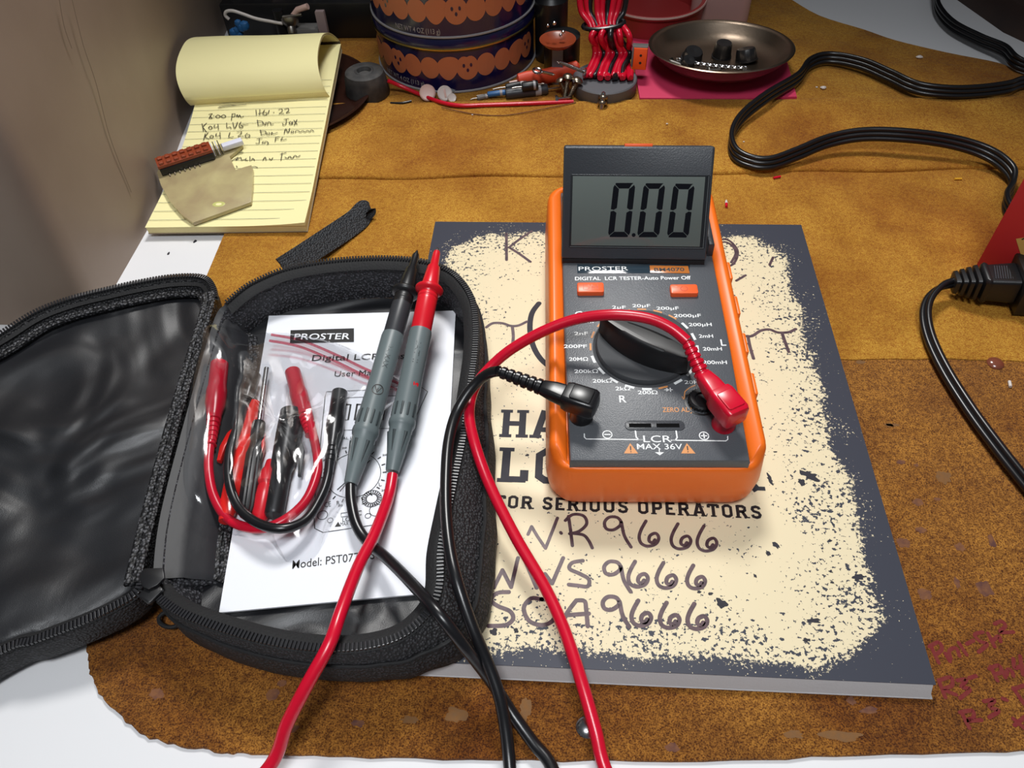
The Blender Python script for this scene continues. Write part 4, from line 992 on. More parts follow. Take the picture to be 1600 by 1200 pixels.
# ================================================================== test leads
def probe(name, tip, end, mats, label_, word):
    """probe from its tip to the cable end; returns parent"""
    d = (end - tip); Ln = d.length
    F = axisframe(tip, d)
    root = thing(name, tuple(tip + d * .5 - Vector((0, 0, 6))), label_, 'test lead')
    b = MB().lathe([(.2, 0), (.8, 1.2), (.9, Ln * .03)], F, 12); b.build('needle_tip', 'steel' if mats[0] == 'redplastic' else 'blackplastic', root)
    s_ = lambda t: t * Ln
    b = MB().lathe([(1.5, s_(.02)), (1.9, s_(.03)), (2.2, s_(.09)), (3.2, s_(.10)), (4.3, s_(.185)), (4.5, s_(.2))], F, 28); b.build('nose_cone', mats[0], root)
    b = MB().lathe([(4.4, s_(.197)), (6.4, s_(.202)), (7.0, s_(.208)), (7.0, s_(.214)), (6.3, s_(.222)), (5, s_(.228)), (4.7, s_(.235)), (5.1, s_(.243)), (5.1, s_(.25)), (4.8, s_(.255)), (5.0, s_(.26)), (5.0, s_(.27))], F, 36); b.build('finger_guard', mats[0], root)
    b = MB().lathe([(5.0, s_(.268)), (5.0, s_(.405)), (4.6, s_(.412))], F, 28); b.build('sleeve', mats[1], root)
    b = MB().lathe([(4.6, s_(.405)), (5.3, s_(.408)), (5.5, s_(.42)), (5.3, s_(.60)), (5.6, s_(.74)), (5.7, s_(.79)), (6.1, s_(.80)), (6.2, s_(.812)), (5.9, s_(.822)), (5.4, s_(.828)), (5.2, s_(.86)), (4.1, s_(.93)), (3.2, s_(.99)), (2.9, s_(1.0))], F, 36)
    body = b.build('grip', 'grey', root)
    b = MB()
    for k in range(12):
        a = k * math.pi / 6; F2 = F @ Matrix.Rotation(a, 4, 'Z')
        b.prism(rrect(-.55, s_(.735), .55, s_(.79), .5, 3), 5.2, 6.0, F2 @ Matrix(((1, 0, 0, 0), (0, 0, 1, 0), (0, 1, 0, 0), (0, 0, 0, 1))), .3)
    for k in range(6):
        a = k * math.pi / 3 + .3; F2 = F @ Matrix.Rotation(a, 4, 'Z')
        b.tube([F2 @ Vector((0, 4.9 - 1.7 * t, s_(.85 + .11 * t))) for t in (0, .25, .5, .75, 1)], lambda t: .75 * (1 - t) + .25, 8)
    b.build('grip_ridges', 'greydark', body, smooth=30)
    # lettering bent round the grip; the side that faces the camera
    mid = F @ Vector((0, 0, s_(.52))); v_ = F.inverted().to_3x3() @ (CAM - mid); a0 = math.atan2(v_.y, v_.x)
    b = MB()
    def wrap(q, rr=5.42):     # q.x runs along the grip, q.y across
        a = a0 - q.y / rr; return F @ Vector((rr * math.cos(a), rr * math.sin(a), q.x))
    b.text(word, F, 2.6, s_(.11) if len(word) > 4 else s_(.10), s_(.515), 0.3, 'c', 0, .01, wrap=wrap)
    b.build('moulded_word', 'greydark', body, smooth=0)
    b = MB()
    if mats[0] != 'redplastic':
        c = s_(.66)
        b.ribbon([wrap(Vector((c + 2.6 * math.cos(k * .3142), 2.6 * math.sin(k * .3142))), 5.5) for k in range(21)], .5, up=(F.to_3x3() @ Vector((math.cos(a0), math.sin(a0), 0))))
        for q0, q1 in (((-1.3, -1.5), (-1.3, 1.5)), ((-1.3, 1.5), (1.6, 0)), ((1.6, 0), (-1.3, -1.5)), ((-.6, 0), (.5, 0))):
            b.ribbon([wrap(Vector((c + q0[0], q0[1])), 5.5), wrap(Vector((c + q1[0], q1[1])), 5.5)], .4, up=(F.to_3x3() @ Vector((math.cos(a0), math.sin(a0), 0))))
        b.build('moulded_emblem', 'black_print', body, smooth=0)
    else:
        b.text('!', F, 3.0, 3.0, s_(.66), 3.0, 'c', 0, .03, wrap=wrap); b.build('warning_mark', 'redplastic', body, smooth=0)
    return root
def plug(root, name, px, py, tx, ty, th, mats, hgt=17):
    """angled banana plug standing in the panel at (px,py), its cable leaving towards (tx,ty) at height th; returns cable start"""
    s = on(px, py, PM, 0).xy; e = on(tx, ty, PM, th).xy
    d = (e - s); L_ = d.length; d.normalize()
    F = PM @ Matrix(((d.x, -d.y, 0, s.x), (d.y, d.x, 0, s.y), (0, 0, 1, 0), (0, 0, 0, 1)))
    k_ = .88
    b = MB()
    b.lathe([(4.9, .07), (5.0, .8), (4.6, 1.6), (4.6, 5.5), (4.9, 7.6)], F, 28)
    def sec(x, hw2, z0, z1, r): return [F @ Vector((x, y, z)) for y, z in rrect(-hw2 * k_, z0, hw2 * k_, z1, r * k_, 4)]
    h = hgt
    b.rings([sec(-6.6, 4.0, 8.2, h - 2.2, 2), sec(-6.0, 5.6, 7.2, h - .6, 2), sec(-4.6, 6.1, 6.8, h, 2), sec(5.6, 6.1, 6.8, h, 2), sec(7.6, 5.6, 7.2, h - .4, 2), sec(8.2, 4.9, 8.0, h - 1.4, 2), sec(12.5, 4.6, 8.4, h - 1.2, 2.2), sec(17.5, 3.9, 9.4, h - 1.6, 2.4), sec(19, 3.3, 10.2, h - 2.4, 2)])
    pl = b.build(name, mats, root, smooth=45)
    b = MB().prism(rrect(-4.4, -3.8, 4.8, 3.8, .9, 3), h - .2, h + .6, F, .3); b.build('raised_pad', mats, pl)
    q = MB(); zc_ = (9.8 + h - 2) / 2; n_ = 6; x0 = 18.5; x1 = max(L_, x0 + 12); st_ = (x1 - x0) / n_
    e3 = F @ Vector((x1, 0, th))
    cp = [F @ Vector((x0 + (x1 - x0) * t, 0, zc_ + (th - zc_) * t)) for t in [k / 36 for k in range(37)]]
    q.tube(cp, lambda t: (3.5 - .9 * t) * (.78 if (t * n_) % 1 > .62 else 1), 16)
    q.build('strain_relief', mats, pl, smooth=35)
    return e3
# red lead
tipR, endR = at(684, 387, 50), at(613, 737, 21)
redr = probe('red_test_lead', tipR, endR, ('redplastic', 'redplastic'), 'red test lead with grey-gripped probe and red angled plug at the meter right side', 'CAT II')
e3 = plug(redr, 'angled_plug', 1130, 664, 1073, 533, 20.5, 'red', 17.5)
pr = [e3] + pxz([(1047, 512, 69), (1010, 497, 70), (955, 492, 69), (900, 499, 65), (850, 517, 60), (800, 545, 53), (765, 575, 46), (741, 607, 41.5), (733, 645, 39.6), (741, 690, 36), (764, 755, 29), (805, 838, 23), (850, 915, 19), (880, 980, 17.5), (907, 1060, 16), (930, 1140, 12), (947, 1205, 8)]) + [
    W_(111, -60, 5), W_(116, -90, 4), W_(95, -122, 3.2), (W_(40, -132, 3.2)), W_(-20, -120, 3.2), W_(-42, -88, 5), W_(-38, -60, 8)] + pxz([(420, 1200, 13), (449, 1130, 24), (481, 1068, 33.5), (515, 1006, 39.6), (533, 955, 39), (560, 885, 32.5), (585, 835, 27.5), (606, 780, 21), (613, 745, 20.3)])
b = MB().tube(resamp(cr(pr + [endR], 10), 2.0), 2.45, 14); b.build('cable', 'red', redr)
# black lead
tipB, endB = at(652, 391, 41.5), at(548, 757, 21)
blkr = probe('black_test_lead', tipB, endB, ('blackplastic', 'darkgrey'), 'black test lead with grey-gripped probe and black angled plug at the meter left side', '20A MAX')
e3 = plug(blkr, 'angled_plug', 908, 652, 779, 580, 13.5, 'black', 16)
pb = [e3] + pxz([(765, 583, 56), (748, 595, 52), (729, 617, 48), (712, 648, 44), (701, 690, 42), (697, 740, 41), (697, 800, 41), (703, 860, 41), (715, 912, 40), (738, 980, 33), (762, 1036, 25), (780, 1088, 19), (790, 1140, 13), (797, 1205, 8)]) + [
    W_(67, -58, 5), W_(70, -82, 3.2), W_(80, -92, 3.2), W_(90, -80, 3.2), W_(88, -58, 4)] + pxz([(864, 1203, 5.5), (834, 1162, 5.5), (803, 1119, 7.5), (779, 1082, 11.5), (757, 1050, 20), (722, 1005, 34), (682, 955, 41.6), (640, 908, 33), (604, 872, 25), (574, 846, 20.5), (557, 820, 20.5), (549, 785, 20.8)])
b = MB().tube(resamp(cr(pb + [endB], 10), 2.0), 2.35, 14); b.build('cable', 'black', blkr)

# ================================================================== bag of small leads lying on the booklet
def small_lead(name, label_, mt_, path, r, bootA, bootB, grp=None):
    P_ = pxz(path); c = P_[len(P_) // 2]
    root = thing(name, (c.x, c.y, 13.5), label_, 'clip lead')
    b = MB().tube(resamp(cr(P_, 10), 1.2), r, 12); b.build('cable', mt_, root)
    for nm, (A, B, r0, r1, ribs) in (('clip_boot', bootA), ('clip_boot', bootB)):
        A, B = at(*A), at(*B); F = axisframe(A, B - A); L_ = (B - A).length
        pf = [(r0 * .75, -.2), (r0, .6), (r0, L_ * .30), (r0 * 1.12, L_ * .36), (r0 * 1.1, L_ * .52), ((r0 + r1) / 2, L_ * .66)]
        for k in range(6):
            t = .68 + .05 * k; q = (r0 + r1) / 2 * (1 - k * .07); pf += [(q, L_ * t), (q, L_ * (t + .028)), (q * .8, L_ * (t + .032)), (q * .8, L_ * (t + .046))]
        pf += [(r1, L_)]
        MB().lathe(pf, F, 20).build(nm, mt_, root, smooth=35)
    return root
small_lead('clip_lead', 'red banana-ended lead looped at the left inside the clear bag', 'red', [(329, 690, 21), (326, 730, 20), (334, 775, 19), (358, 812, 18), (400, 826, 20), (440, 815, 21), (476, 785, 21), (494, 745, 21), (496, 715, 21), (485, 660, 20.5), (478, 630, 20)], 2.1,
           ((343, 568, 21), (330, 696, 21), 4.4, 2.4, 1), ((457, 580, 18.2), (484, 680, 20), 3.9, 2.2, 1))
small_lead('clip_lead', 'black banana-ended lead looped at the right inside the clear bag', 'black', [(382, 625, 20), (374, 660, 22), (360, 700, 24), (357, 745, 25), (370, 788, 24.5), (400, 816, 25), (440, 826, 25.5), (478, 812, 22), (502, 775, 20), (512, 745, 19.5), (515, 720, 19)], 2.1,
           ((398, 585, 19), (380, 640, 20), 3.2, 2.2, 1), ((531, 612, 18), (513, 740, 19), 3.8, 2.3, 1))
def hook_clip(name, label_, mt_, A, B, C_, wide, fat=1.0):
    A, B, C_ = at(*A), at(*B), at(*C_)
    root = thing(name, tuple(B - Vector((0, 0, 4))), label_, 'test clip')
    F = axisframe(A, B - A); L_ = (B - A).length
    MB().lathe([(q * fat, h) for q, h in [(1.4, 0), (2.0, .5), (2.3, L_ * .3), (3.2, L_ * .5), (3.6, L_ * .9), (2.8, L_)]], F, 20).build('barrel', mt_, root)
    for s in (-1, 1):
        b = MB(); o = [(0, 0), (3, .5), (7, 6), (8.4, 14), (8.0, 22), (6.6, 22), (6.2, 14), (4.6, 7), (0, 4)]
        F2 = F @ Matrix(((s, 0, 0, 0), (0, 0, 1, -1.6), (0, 1, 0, L_ * .45), (0, 0, 0, 1)))
        oo_ = [(x * wide, y) for x, y in o]
        b.prism(oo_, 0, 3.2, F2, .5, 0, True)
        b.build('wing', mt_, root)
    F = axisframe(B, C_ - B); L_ = (C_ - B).length
    MB().lathe([(q * fat, h) for q, h in [(2.8, 0), (3.0, .5), (3.3, L_ * .3), (2.9, L_ * .8), (2.0, L_)]], F, 20).build('handle', mt_, root)
    return root
hook_clip('hook_clip', 'bright red hook clip spread inside the clear bag', 'brightred', (398, 628, 16.8), (378, 705, 16.8), (352, 815, 16.8), 1.25, 1.4)
hook_clip('hook_clip', 'slim red clip sleeve under the black sleeve in the bag', 'redplastic', (425, 720, 16.4), (416, 760, 16.4), (404, 818, 16.4), .25, 1.25)
# black grip sleeve
A, B = at(457, 642, 18), at(428, 806, 18); F = axisframe(A, B - A); L_ = (B - A).length
root = thing('grip_sleeve', tuple((A + B) / 2 - Vector((0, 0, 6))), 'fat black plastic clip sleeve in the middle of the clear bag', 'test clip')
MB().lathe([(3.6, 0), (5.6, 1.2), (5.7, L_ * .25), (5.4, L_ * .55), (4.4, L_ * .6), (4.2, L_ * .98), (3.4, L_)], F, 28).build('barrel', 'blackplastic', root)
b = MB().prism([(0, 0), (2.2, 1), (4.8, 8), (5.0, 22), (3.6, 22), (2.6, 10), (0, 8)], 0, 2.4, F @ Matrix(((0, -1, 0, 5.0), (0, 0, 1, -1), (-1, 0, 0, L_ * .3), (0, 0, 0, 1))) if False else F @ Matrix(((1, 0, 0, 4.2), (0, 0, 1, -1.2), (0, 1, 0, L_ * .28), (0, 0, 0, 1))), .4, 0, True); b.build('thumb_wing', 'blackplastic', root)
# screwdriver
A, B = at(417, 574, 19), at(384, 806, 17.5); d = B - A; L_ = d.length; F = axisframe(A, d)
root = thing('small_screwdriver', tuple((A + B) / 2 - Vector((0, 0, 5))), 'small screwdriver with steel shaft and black handle inside the clear bag', 'screwdriver')
MB().lathe([(.5, 0), (1.3, .6), (1.3, L_ * .44)], F, 14).build('shaft', 'steel', root)
rs = []
for r_, h in ((1.6, .40), (3.0, .41), (3.3, .44), (3.3, .52), (2.7, .54), (2.8, .57), (3.8, .62), (4.0, .8), (3.9, .96), (2.8, 1.0)):
    rs.append([F @ Vector(((r_ - (.35 if k % 4 == 0 and h > .55 else 0)) * math.cos(2 * math.pi * k / 32), (r_ - (.35 if k % 4 == 0 and h > .55 else 0)) * math.sin(2 * math.pi * k / 32), h * L_)) for k in range(32)])
MB().rings(rs).build('handle', 'blackplastic', root, smooth=30)
# the clear bag itself
bag_px = [(338, 548), (360, 530), (420, 520), (500, 528), (580, 558), (640, 604), (600, 640), (566, 690), (548, 760), (522, 810), (490, 870), (446, 876), (410, 850), (372, 836), (325, 828), (308, 790), (312, 720), (320, 640), (330, 590)]
BP = cr([at(x, y, 14.5) for x, y in bag_px], 5, True); cen = sum(BP, Vector()) / len(BP)
b = MB(); rs = []
for s in range(24):
    t = 1 - s / 23 * .97; r = []
    for p in BP:
        q = cen + (p - cen) * t; e = 1 - t
        hh = 13.4 + min(1, e * 3.2) ** .6 * 13.6 * (1 if q.x < -10 else max(.15, 1 - (q.x + 10) / 40))
        wr = 1.5 * noise.noise(Vector((q.x * .09 + q.y * .05, q.y * .03 - q.x * .02, 4))) + 1.0 * noise.noise(Vector((q.x * .22, q.y * .1 + q.x * .12, 9))) + .5 * abs(noise.noise(Vector((q.x * .4 + q.y * .3, q.y * .35, 2))))
        r.append(Vector((q.x, q.y, hh + wr * min(1, e * 5 + .25))))
    rs.append(r)
b.rings(rs, cap0=False)
for q in b.v: q.z = max(q.z, 13.7) + 1.0 * max(0, -60 - (q.y - 50) * .21 - q.x)
root = thing('clear_plastic_bag', (cen.x, cen.y, 13.4), 'crumpled clear zip bag of spare leads lying on the white booklet', 'bag')
b.build('film', 'film', root, smooth=80)
zl = cr(pxz([(424, 523, 20), (470, 532, 19), (520, 552, 18.0), (570, 576, 17), (625, 600, 15.5)]), 8)
b = MB(); b.tube(zl, .7, 8); b.tube([p + Vector((0, -4, -.3)) for p in zl], .7, 8); b.build('zip_strip', 'ziplock', root)

# ================================================================== yellow pad on a brown dish
dc_ = Vector((-134, 428, 0))
DF_ = Matrix.Translation((dc_.x, dc_.y, 2.62)) @ Matrix.Diagonal((1, 1, .56, 1))
root = thing('brown_dish', (dc_.x, dc_.y, 2.6), 'round dark brown glazed dish half hidden under the yellow pad', 'dish')
b = MB().lathe([(46, 0), (54, 1), (62, 6), (66, 12.5), (66.5, 13.2), (65.5, 13.6), (63, 12.4), (56, 5), (20, 3), (.5, 3)], DF_, 72); b.build('bowl_body', 'brownglaze', root)
b = MB().lathe([(64.0, 13.2), (65.2, 13.62), (66.2, 13.3)], DF_, 72, 0, False, False); b.build('rim', 'brownglaze', root)
FL, FR, BR, BL = W_(-182.0, 264.5, 8.6), W_(-80.5, 268, 8.6), W_(-96, 470, 25.2), W_(-196.5, 463, 25.2)
PF = frame((FL + FR) / 2, FR - FL, (BL + BR) / 2 - (FL + FR) / 2)
cF = [PF.inverted() @ q for q in (FL, FR, BR, BL)]
root = thing('legal_pad', tuple((FL + FR) / 2 - Vector((0, 0, 7))), 'yellow ruled note pad with pages rolled back and pen notes, beside the beige wall', 'notepad')
def pq(u, v):     # u across 0..1, v along 0..1 ; the left edge swells a little
    x0 = cF[0].x * (1 - v) + cF[3].x * v + 5.0 * math.sin(math.pi * min(1, v * 1.25)) * (1 if v < .8 else 0); x1 = cF[1].x * (1 - v) + cF[2].x * v
    y0 = cF[0].y * (1 - v) + cF[3].y * v; y1 = cF[1].y * (1 - v) + cF[2].y * v
    return Vector((x0 * (1 - u) + x1 * u, y0 * (1 - u) + y1 * u, 0))
def slab_pad(z0, z1, inset=0.0, curl=0.0):
    nu_, nv_ = 20, 24; rs = []
    for j in range(nv_ + 1):
        v = j / nv_; top = []; bot = []
        for i in range(nu_ + 1):
            u = i / nu_; p = pq(inset * .01 + u * (1 - inset * .02), inset * .005 + v * (1 - inset * .01))
            c = curl * max(0, (u - .62) / .38 - v * 5) ** 1.6 * 2.4
            top.append(PF @ Vector((p.x, p.y, z1 + c + .4 * noise.noise(Vector((u * 3, v * 5, 1)))))); bot.append(PF @ Vector((p.x, p.y, z0)))
        rs.append(top + bot[::-1])
    return MB().rings(rs)
slab_pad(-5.6, -5.0).build('card_back', 'card', root); slab_pad(-5.0, -.3, .3).build('sheet_block', 'yellowedge', root)
top = slab_pad(-.25, .0, 0, 1.0).build('top_sheet', 'yellow', root)
b = MB(); N_up = PF.col[2].to_3d()
pz = lambda x, y: Vector((x, y, .52))
for k in range(19):
    v = .035 + k * .0407
    pts = [pq(u, v) for u in (.004, .2, .4, .6, .8, .985)]
    b.ribbon([PF @ (Vector((p.x, p.y - .8, .48 if u > 0 else .4)) + Vector((0, 0, .0))) for p, u in zip(pts, (1,) * 6)], .32, up=N_up)
b.build('ruled_lines', 'rule', top, smooth=0)
b = MB(); K7 = dict(z=.55, wid=.55, F=PF, ox=240, oy=150, k=1 / 5.4536)
strokes(b, [ [(470, 155), (500, 150), (480, 172), (500, 188), (472, 190), (488, 170)], [(512, 165), (513, 167)], [(512, 186), (513, 187)], [(545, 160), (528, 175), (548, 186), (568, 172), (548, 160)], [(590, 160), (575, 175), (598, 185), (615, 170), (595, 158)],
    [(670, 150), (662, 205)], [(668, 155), (692, 150), (690, 172), (668, 176)], [(705, 175), (712, 158), (722, 178), (732, 160), (745, 180), (766, 172)],
    [(872, 118), (876, 160)], [(905, 115), (903, 160)], [(890, 150), (930, 140)], [(945, 118), (930, 150), (955, 162), (965, 142), (940, 140)], [(975, 150), (985, 120)], [(1020, 138), (1028, 138)], [(1065, 115), (1090, 108), (1095, 128), (1070, 150), (1108, 146)], [(1115, 112), (1145, 104), (1150, 122), (1130, 142), (1160, 138)],
    [(412, 235), (425, 300)], [(450, 230), (418, 262)], [(418, 262), (450, 305)], [(480, 255), (468, 272), (485, 282), (500, 268), (482, 255)], [(520, 245), (516, 268), (545, 262)], [(548, 240), (552, 285)], [(622, 228), (625, 270), (650, 262), (660, 275)], [(675, 225), (690, 275), (715, 222)], [(745, 220), (728, 250), (745, 272), (762, 255), (742, 248), (805, 238)],
    [(885, 205), (890, 250)], [(880, 210), (925, 215), (930, 240), (890, 250)], [(940, 235), (950, 245), (960, 222)], [(970, 245), (975, 222), (995, 225), (1000, 242), (1020, 235)], [(1130, 195), (1128, 235), (1105, 245), (1100, 232)], [(1112, 198), (1150, 192)], [(1165, 215), (1155, 230), (1172, 240), (1180, 218), (1185, 238)], [(1195, 205), (1222, 240)], [(1222, 200), (1198, 245)],
    [(440, 320), (425, 375)], [(465, 310), (440, 345), (470, 365)], [(490, 335), (478, 350), (495, 358), (510, 342), (492, 333)], [(535, 318), (530, 340), (562, 335)], [(565, 310), (568, 360)], [(650, 310), (640, 350), (680, 345)], [(712, 305), (745, 300), (745, 318), (720, 345), (765, 340)], [(800, 315), (780, 335), (792, 352), (818, 345), (815, 328), (798, 330)],
    [(910, 290), (918, 328)], [(905, 295), (950, 298), (955, 318), (920, 328)], [(970, 312), (965, 325), (985, 325), (985, 310)], [(1000, 325), (1008, 308), (1020, 322), (1055, 310)], [(1112, 318), (1125, 278), (1145, 310), (1160, 275)], [(1180, 295), (1170, 308), (1188, 310), (1192, 296)], [(1205, 308), (1215, 294), (1235, 296), (1250, 306), (1270, 294), (1290, 305), (1310, 292), (1330, 302), (1345, 288), (1365, 300)],
    [(900, 360), (898, 400), (870, 402)], [(880, 364), (925, 358)], [(935, 385), (925, 398), (945, 400), (950, 385)], [(960, 385), (978, 398), (970, 410)], [(1040, 350), (1035, 385)], [(1040, 352), (1070, 346)], [(1038, 366), (1062, 362)], [(1100, 350), (1085, 375), (1132, 366)],
    [(668, 548), (720, 520), (700, 545), (740, 520)], [(745, 525), (750, 545), (770, 540)], [(790, 530), (778, 542), (800, 548)], [(820, 515), (822, 550)], [(835, 545), (845, 530), (860, 545)], [(930, 545), (950, 520), (958, 545)], [(985, 530), (1000, 542), (1015, 525)], [(1095, 485), (1085, 545)], [(1080, 495), (1130, 480)], [(1120, 520), (1140, 530), (1160, 512), (1180, 530), (1205, 505), (1225, 518), (1248, 505)],
    [(705, 595), (712, 605)], [(835, 605), (860, 600), (885, 608)], [(560, 90), (640, 76), (720, 78), (790, 70)], [(550, 98), (640, 84), (740, 76)]], K7['z'], K7['wid'], K7['F'], K7['ox'], K7['oy'], K7['k'])
b.build('pen_notes', 'pen', top, smooth=0)
# corner of the top sheets bent up
b = MB(); q = [pq(.78, 0.0), pq(1.0, .0), pq(1.0, .14)]
# rolled-back pages: a profile swept across the pad
prof = [(134, .9), (133.2, 3), (133, 7), (136, 13), (142, 18), (151, 21), (164, 22), (180, 20.5), (194, 14), (202, 6), (204.5, 1.0)]
prof = [Vector((0, y, z)) for y, z in prof]; prof = cr(prof, 5)
xl_, xr_ = PF.inverted() @ BL, PF.inverted() @ BR
for nm, dz, mt_ in (('rolled_pages', 0, 'yellow'), ('rolled_inner_pages', -1.1, 'yellowedge')):
    b = MB(); rs = []
    for p in prof:
        v = p.y / 204.5; x0 = cF[0].x * (1 - v) + cF[3].x * v + .6; x1 = cF[1].x * (1 - v) + cF[2].x * v - .4 - dz * .0
        sk = (p.z / 21.5) * 6.5; x0 -= sk * 1.15; x1 -= sk
        row = [Vector((x0 + (x1 - x0) * i / 16, p.y - (5.5 if 1 else 0) * (1 - i / 16) * max(0, 1 - (p.y - 146) / 60) + .8 * math.sin(i * .5) * (p.z / 22), max(.3, p.z + dz))) for i in range(17)]
        rs.append([PF @ q for q in row] + [PF @ (q + Vector((0, .25, -.8))) for q in row[::-1]])
    b.rings(rs); ob = b.build(nm, mt_, root, smooth=60)
b = MB(); rs = []
for p in ((202, -5.7), (206.4, -5.7), (206.6, 1.2), (202, 1.6)):
    pass
b.box((min(xl_.x, xr_.x) + 1.2, 203.5, -5.8), (max(xl_.x, xr_.x) - 1, 206.2, 1.4), PF, .4); b.build('binding', 'brownglaze', root)

# circuit board lying on the pad
TH = 10.5
BPX = [(28, 655), (62, 760), (140, 900), (240, 1012), (335, 1080), (560, 1000), (828, 902), (843, 760), (845, 622), (832, 588), (765, 606), (698, 628), (672, 575), (648, 512), (700, 470), (758, 415), (740, 392), (700, 382), (640, 388), (580, 402), (430, 450), (200, 540), (45, 600)]
bp = [on(240 + x / 5.4536, 150 + y / 5.4536, PF, 3.2) for x, y in BPX]
PB = PF @ Matrix.Translation((0, 0, 2.4))
root = thing('circuit_board', tuple(PB @ (sum((Vector((p.x, p.y, 0)) for p in bp), Vector()) / len(bp))), 'small pale green circuit board with red-brown connector lying on the yellow pad', 'circuit board')
oc = [(p.x, p.y) for p in bp][::-1]
ar = sum(oc[i][0] * oc[(i + 1) % len(oc)][1] - oc[(i + 1) % len(oc)][0] * oc[i][1] for i in range(len(oc)))
if ar < 0: oc = oc[::-1]
b = MB().prism(oc, -1.6, .8, PB, .25); bd = b.build('board', ['pcb'], root)
c = on(240 + 555 / 5.4536, 150 + 922 / 5.4536, PF, 3.2)
b = MB().lathe([(1.3, .78), (1.5, .92), (2.9, .92), (3.05, .82)], PB @ Matrix.Translation((c.x, c.y, 0)) @ Matrix.Diagonal((1.35, .8, 1, 1)), 24, 0, False, False)
b.build('hole_rim', 'pcbtop', bd); b = MB().lathe([(2.6, .85), (.1, .9)], PB @ Matrix.Translation((c.x, c.y, 0)) @ Matrix.Diagonal((1.35, .8, 1, 1)), 24, 0, False, True); b.build('hole', 'yellow', bd)
pA = on(240 + 80 / 5.4536, 150 + 690 / 5.4536, PF, 3.2).xy; pB = on(240 + 530 / 5.4536, 150 + 545 / 5.4536, PF, 3.2).xy
d = (pB - pA); L_ = d.length; d.normalize()
CF = PB @ Matrix(((d.x, -d.y, 0, pA.x), (d.y, d.x, 0, pA.y), (0, 0, 1, .8), (0, 0, 0, 1)))
b = MB().box((0, .3, .4), (L_, 11.5, 5.0), CF, .3); blk = b.build('connector_base', 'blackplastic', root)
b = MB().box((-.4, 1.0, 5.0), (L_ + .4, 11.5, 7.4), CF, .4)
for k in range(7):
    for r in (3.4, 8.4): b.prism(rrect(1.2 + k * L_ / 7.2, r - 1.7, 1.2 + k * L_ / 7.2 + 3.0, r + 1.7, .6, 2), 7.2, 8.8, CF, .4)
cn = b.build('connector_top', 'redbrown', root); cn['label'] = 'red-brown connector strip'
for k in range(7):
    b = MB(); x = 4.5 + k * 3.3; b.tube([CF @ Vector((x, 1.0, 1)), CF @ Vector((x, -1.2, .8)), CF @ Vector((x, -2.0, .1))], .45, 8); b.build('pin', 'brass', root)
for k in range(4):
    b = MB(); x = L_ + .6 + k * 1.6; b.box((x, 2.2, 1.0), (x + .55, 11.2, 6.4), CF, .1); b.build('contact_blade', 'clear' if k % 2 == 0 else 'blackplastic', root)
b = MB().box((L_ + 7, 3.2, 1.5), (L_ + 21, 8.2, 5.6), CF, 1.2); b.build('clear_end_piece', 'clear', root)

# ================================================================== biscuit tins
def tin(z0, h, label_, rim_at, rows, txts):
    c = Vector((-10, 500, z0)); R_ = 63.0
    F = Matrix.Translation(c)
    root = thing('biscuit_tin', tuple(c), label_, 'tin', None)
    b = MB().lathe([(R_ - 1.5, 0), (R_, .8), (R_, rim_at - 1)], F, 96); b.lathe([(R_, rim_at - 1), (R_, rim_at)], F, 96, 0, False, False)
    bo = b.build('body', 'navy', root)
    b = MB().lathe([(R_ - .4, .2), (R_ + .9, .6), (R_ + .9, 1.5), (R_ - .1, 1.9)], F, 96, 0, False, False); b.build('bottom_seam', 'silverprint', bo)
    b = MB().lathe([(R_ + .1, rim_at - .2), (R_ + 1.3, rim_at + .2), (R_ + 1.5, rim_at + .8), (R_ + 1.3, rim_at + 1.4), (R_ + .6, rim_at + 1.8)], F, 96, 0, False, False)
    ld = MB().lathe([(R_ + .6, rim_at + .6), (R_ + .6, h - 1.5), (R_ - .4, h - .2), (R_ - 2.2, h), (R_ - 4, h - 1.2), (1, h - 1.2)], F, 96, 0, False, True).build('lid', 'navy', root)
    b.build('lid_rim', 'gold', ld)
    b = MB()
    def cyl(a, z, rr=R_ + .22): return c + Vector((rr * math.sin(a), -rr * math.cos(a), z))
    for row in rows:
        a0, zc, n_, st_ = row
        for k in range(n_):
            a = a0 + (k - (n_ - 1) / 2) * st_; kind = (k + 2) % 4
            r_ = st_ * R_ * .53; N = 28
            def shp(t):
                if kind == 0:           # pretzel outline
                    return (1.12 * math.cos(t), 1.06 * math.sin(t) - (.18 * math.exp(-((t - math.pi / 2) / .25) ** 2)))
                if kind == 1: return (math.cos(t), .96 * math.sin(t))
                if kind == 2: return (math.cos(t) * .98, math.sin(t) * .92)
                return (1.08 * math.cos(t) + .16 * math.sin(2 * t), 1.0 * math.sin(t) + .14 * math.cos(t))
            pts = [cyl(a + r_ * shp(2 * math.pi * i / N)[0] / R_, zc + 1.2 * r_ * shp(2 * math.pi * i / N)[1]) for i in range(N)]
            b.add([cyl(a, zc)] + pts, [[0, 1 + i, 1 + (i + 1) % N] for i in range(N)], 0)
            if kind == 0:
                for dx, dz in ((-.36, .22), (.36, .22), (0, -.28)):
                    q = [cyl(a + (dx + .13 * math.cos(t)) * r_ / R_, zc + (dz + .2 * math.sin(t)) * r_, R_ + .34) for t in [i * math.pi / 5 for i in range(10)]]
                    b.add(q, [list(range(10))], 1)
    for body, a, z, h_, wd in txts:
        b.text(body, F, h_, wd, a * R_, z, 'c', 2, .01, wrap=lambda q: cyl(q.x / R_, q.y, R_ + .3))
    b.build('printed_biscuits', ['cookie', 'navy', 'silverprint'], bo, smooth=0)
tin(2.62, 41.5, 'dark blue biscuit tin standing on the mat, lower of the two', 33, [(.02, 19.5, 11, .225)], [('NET WT 4 OZ (113 g)', -.62, 6.2, 3.6, 40)])
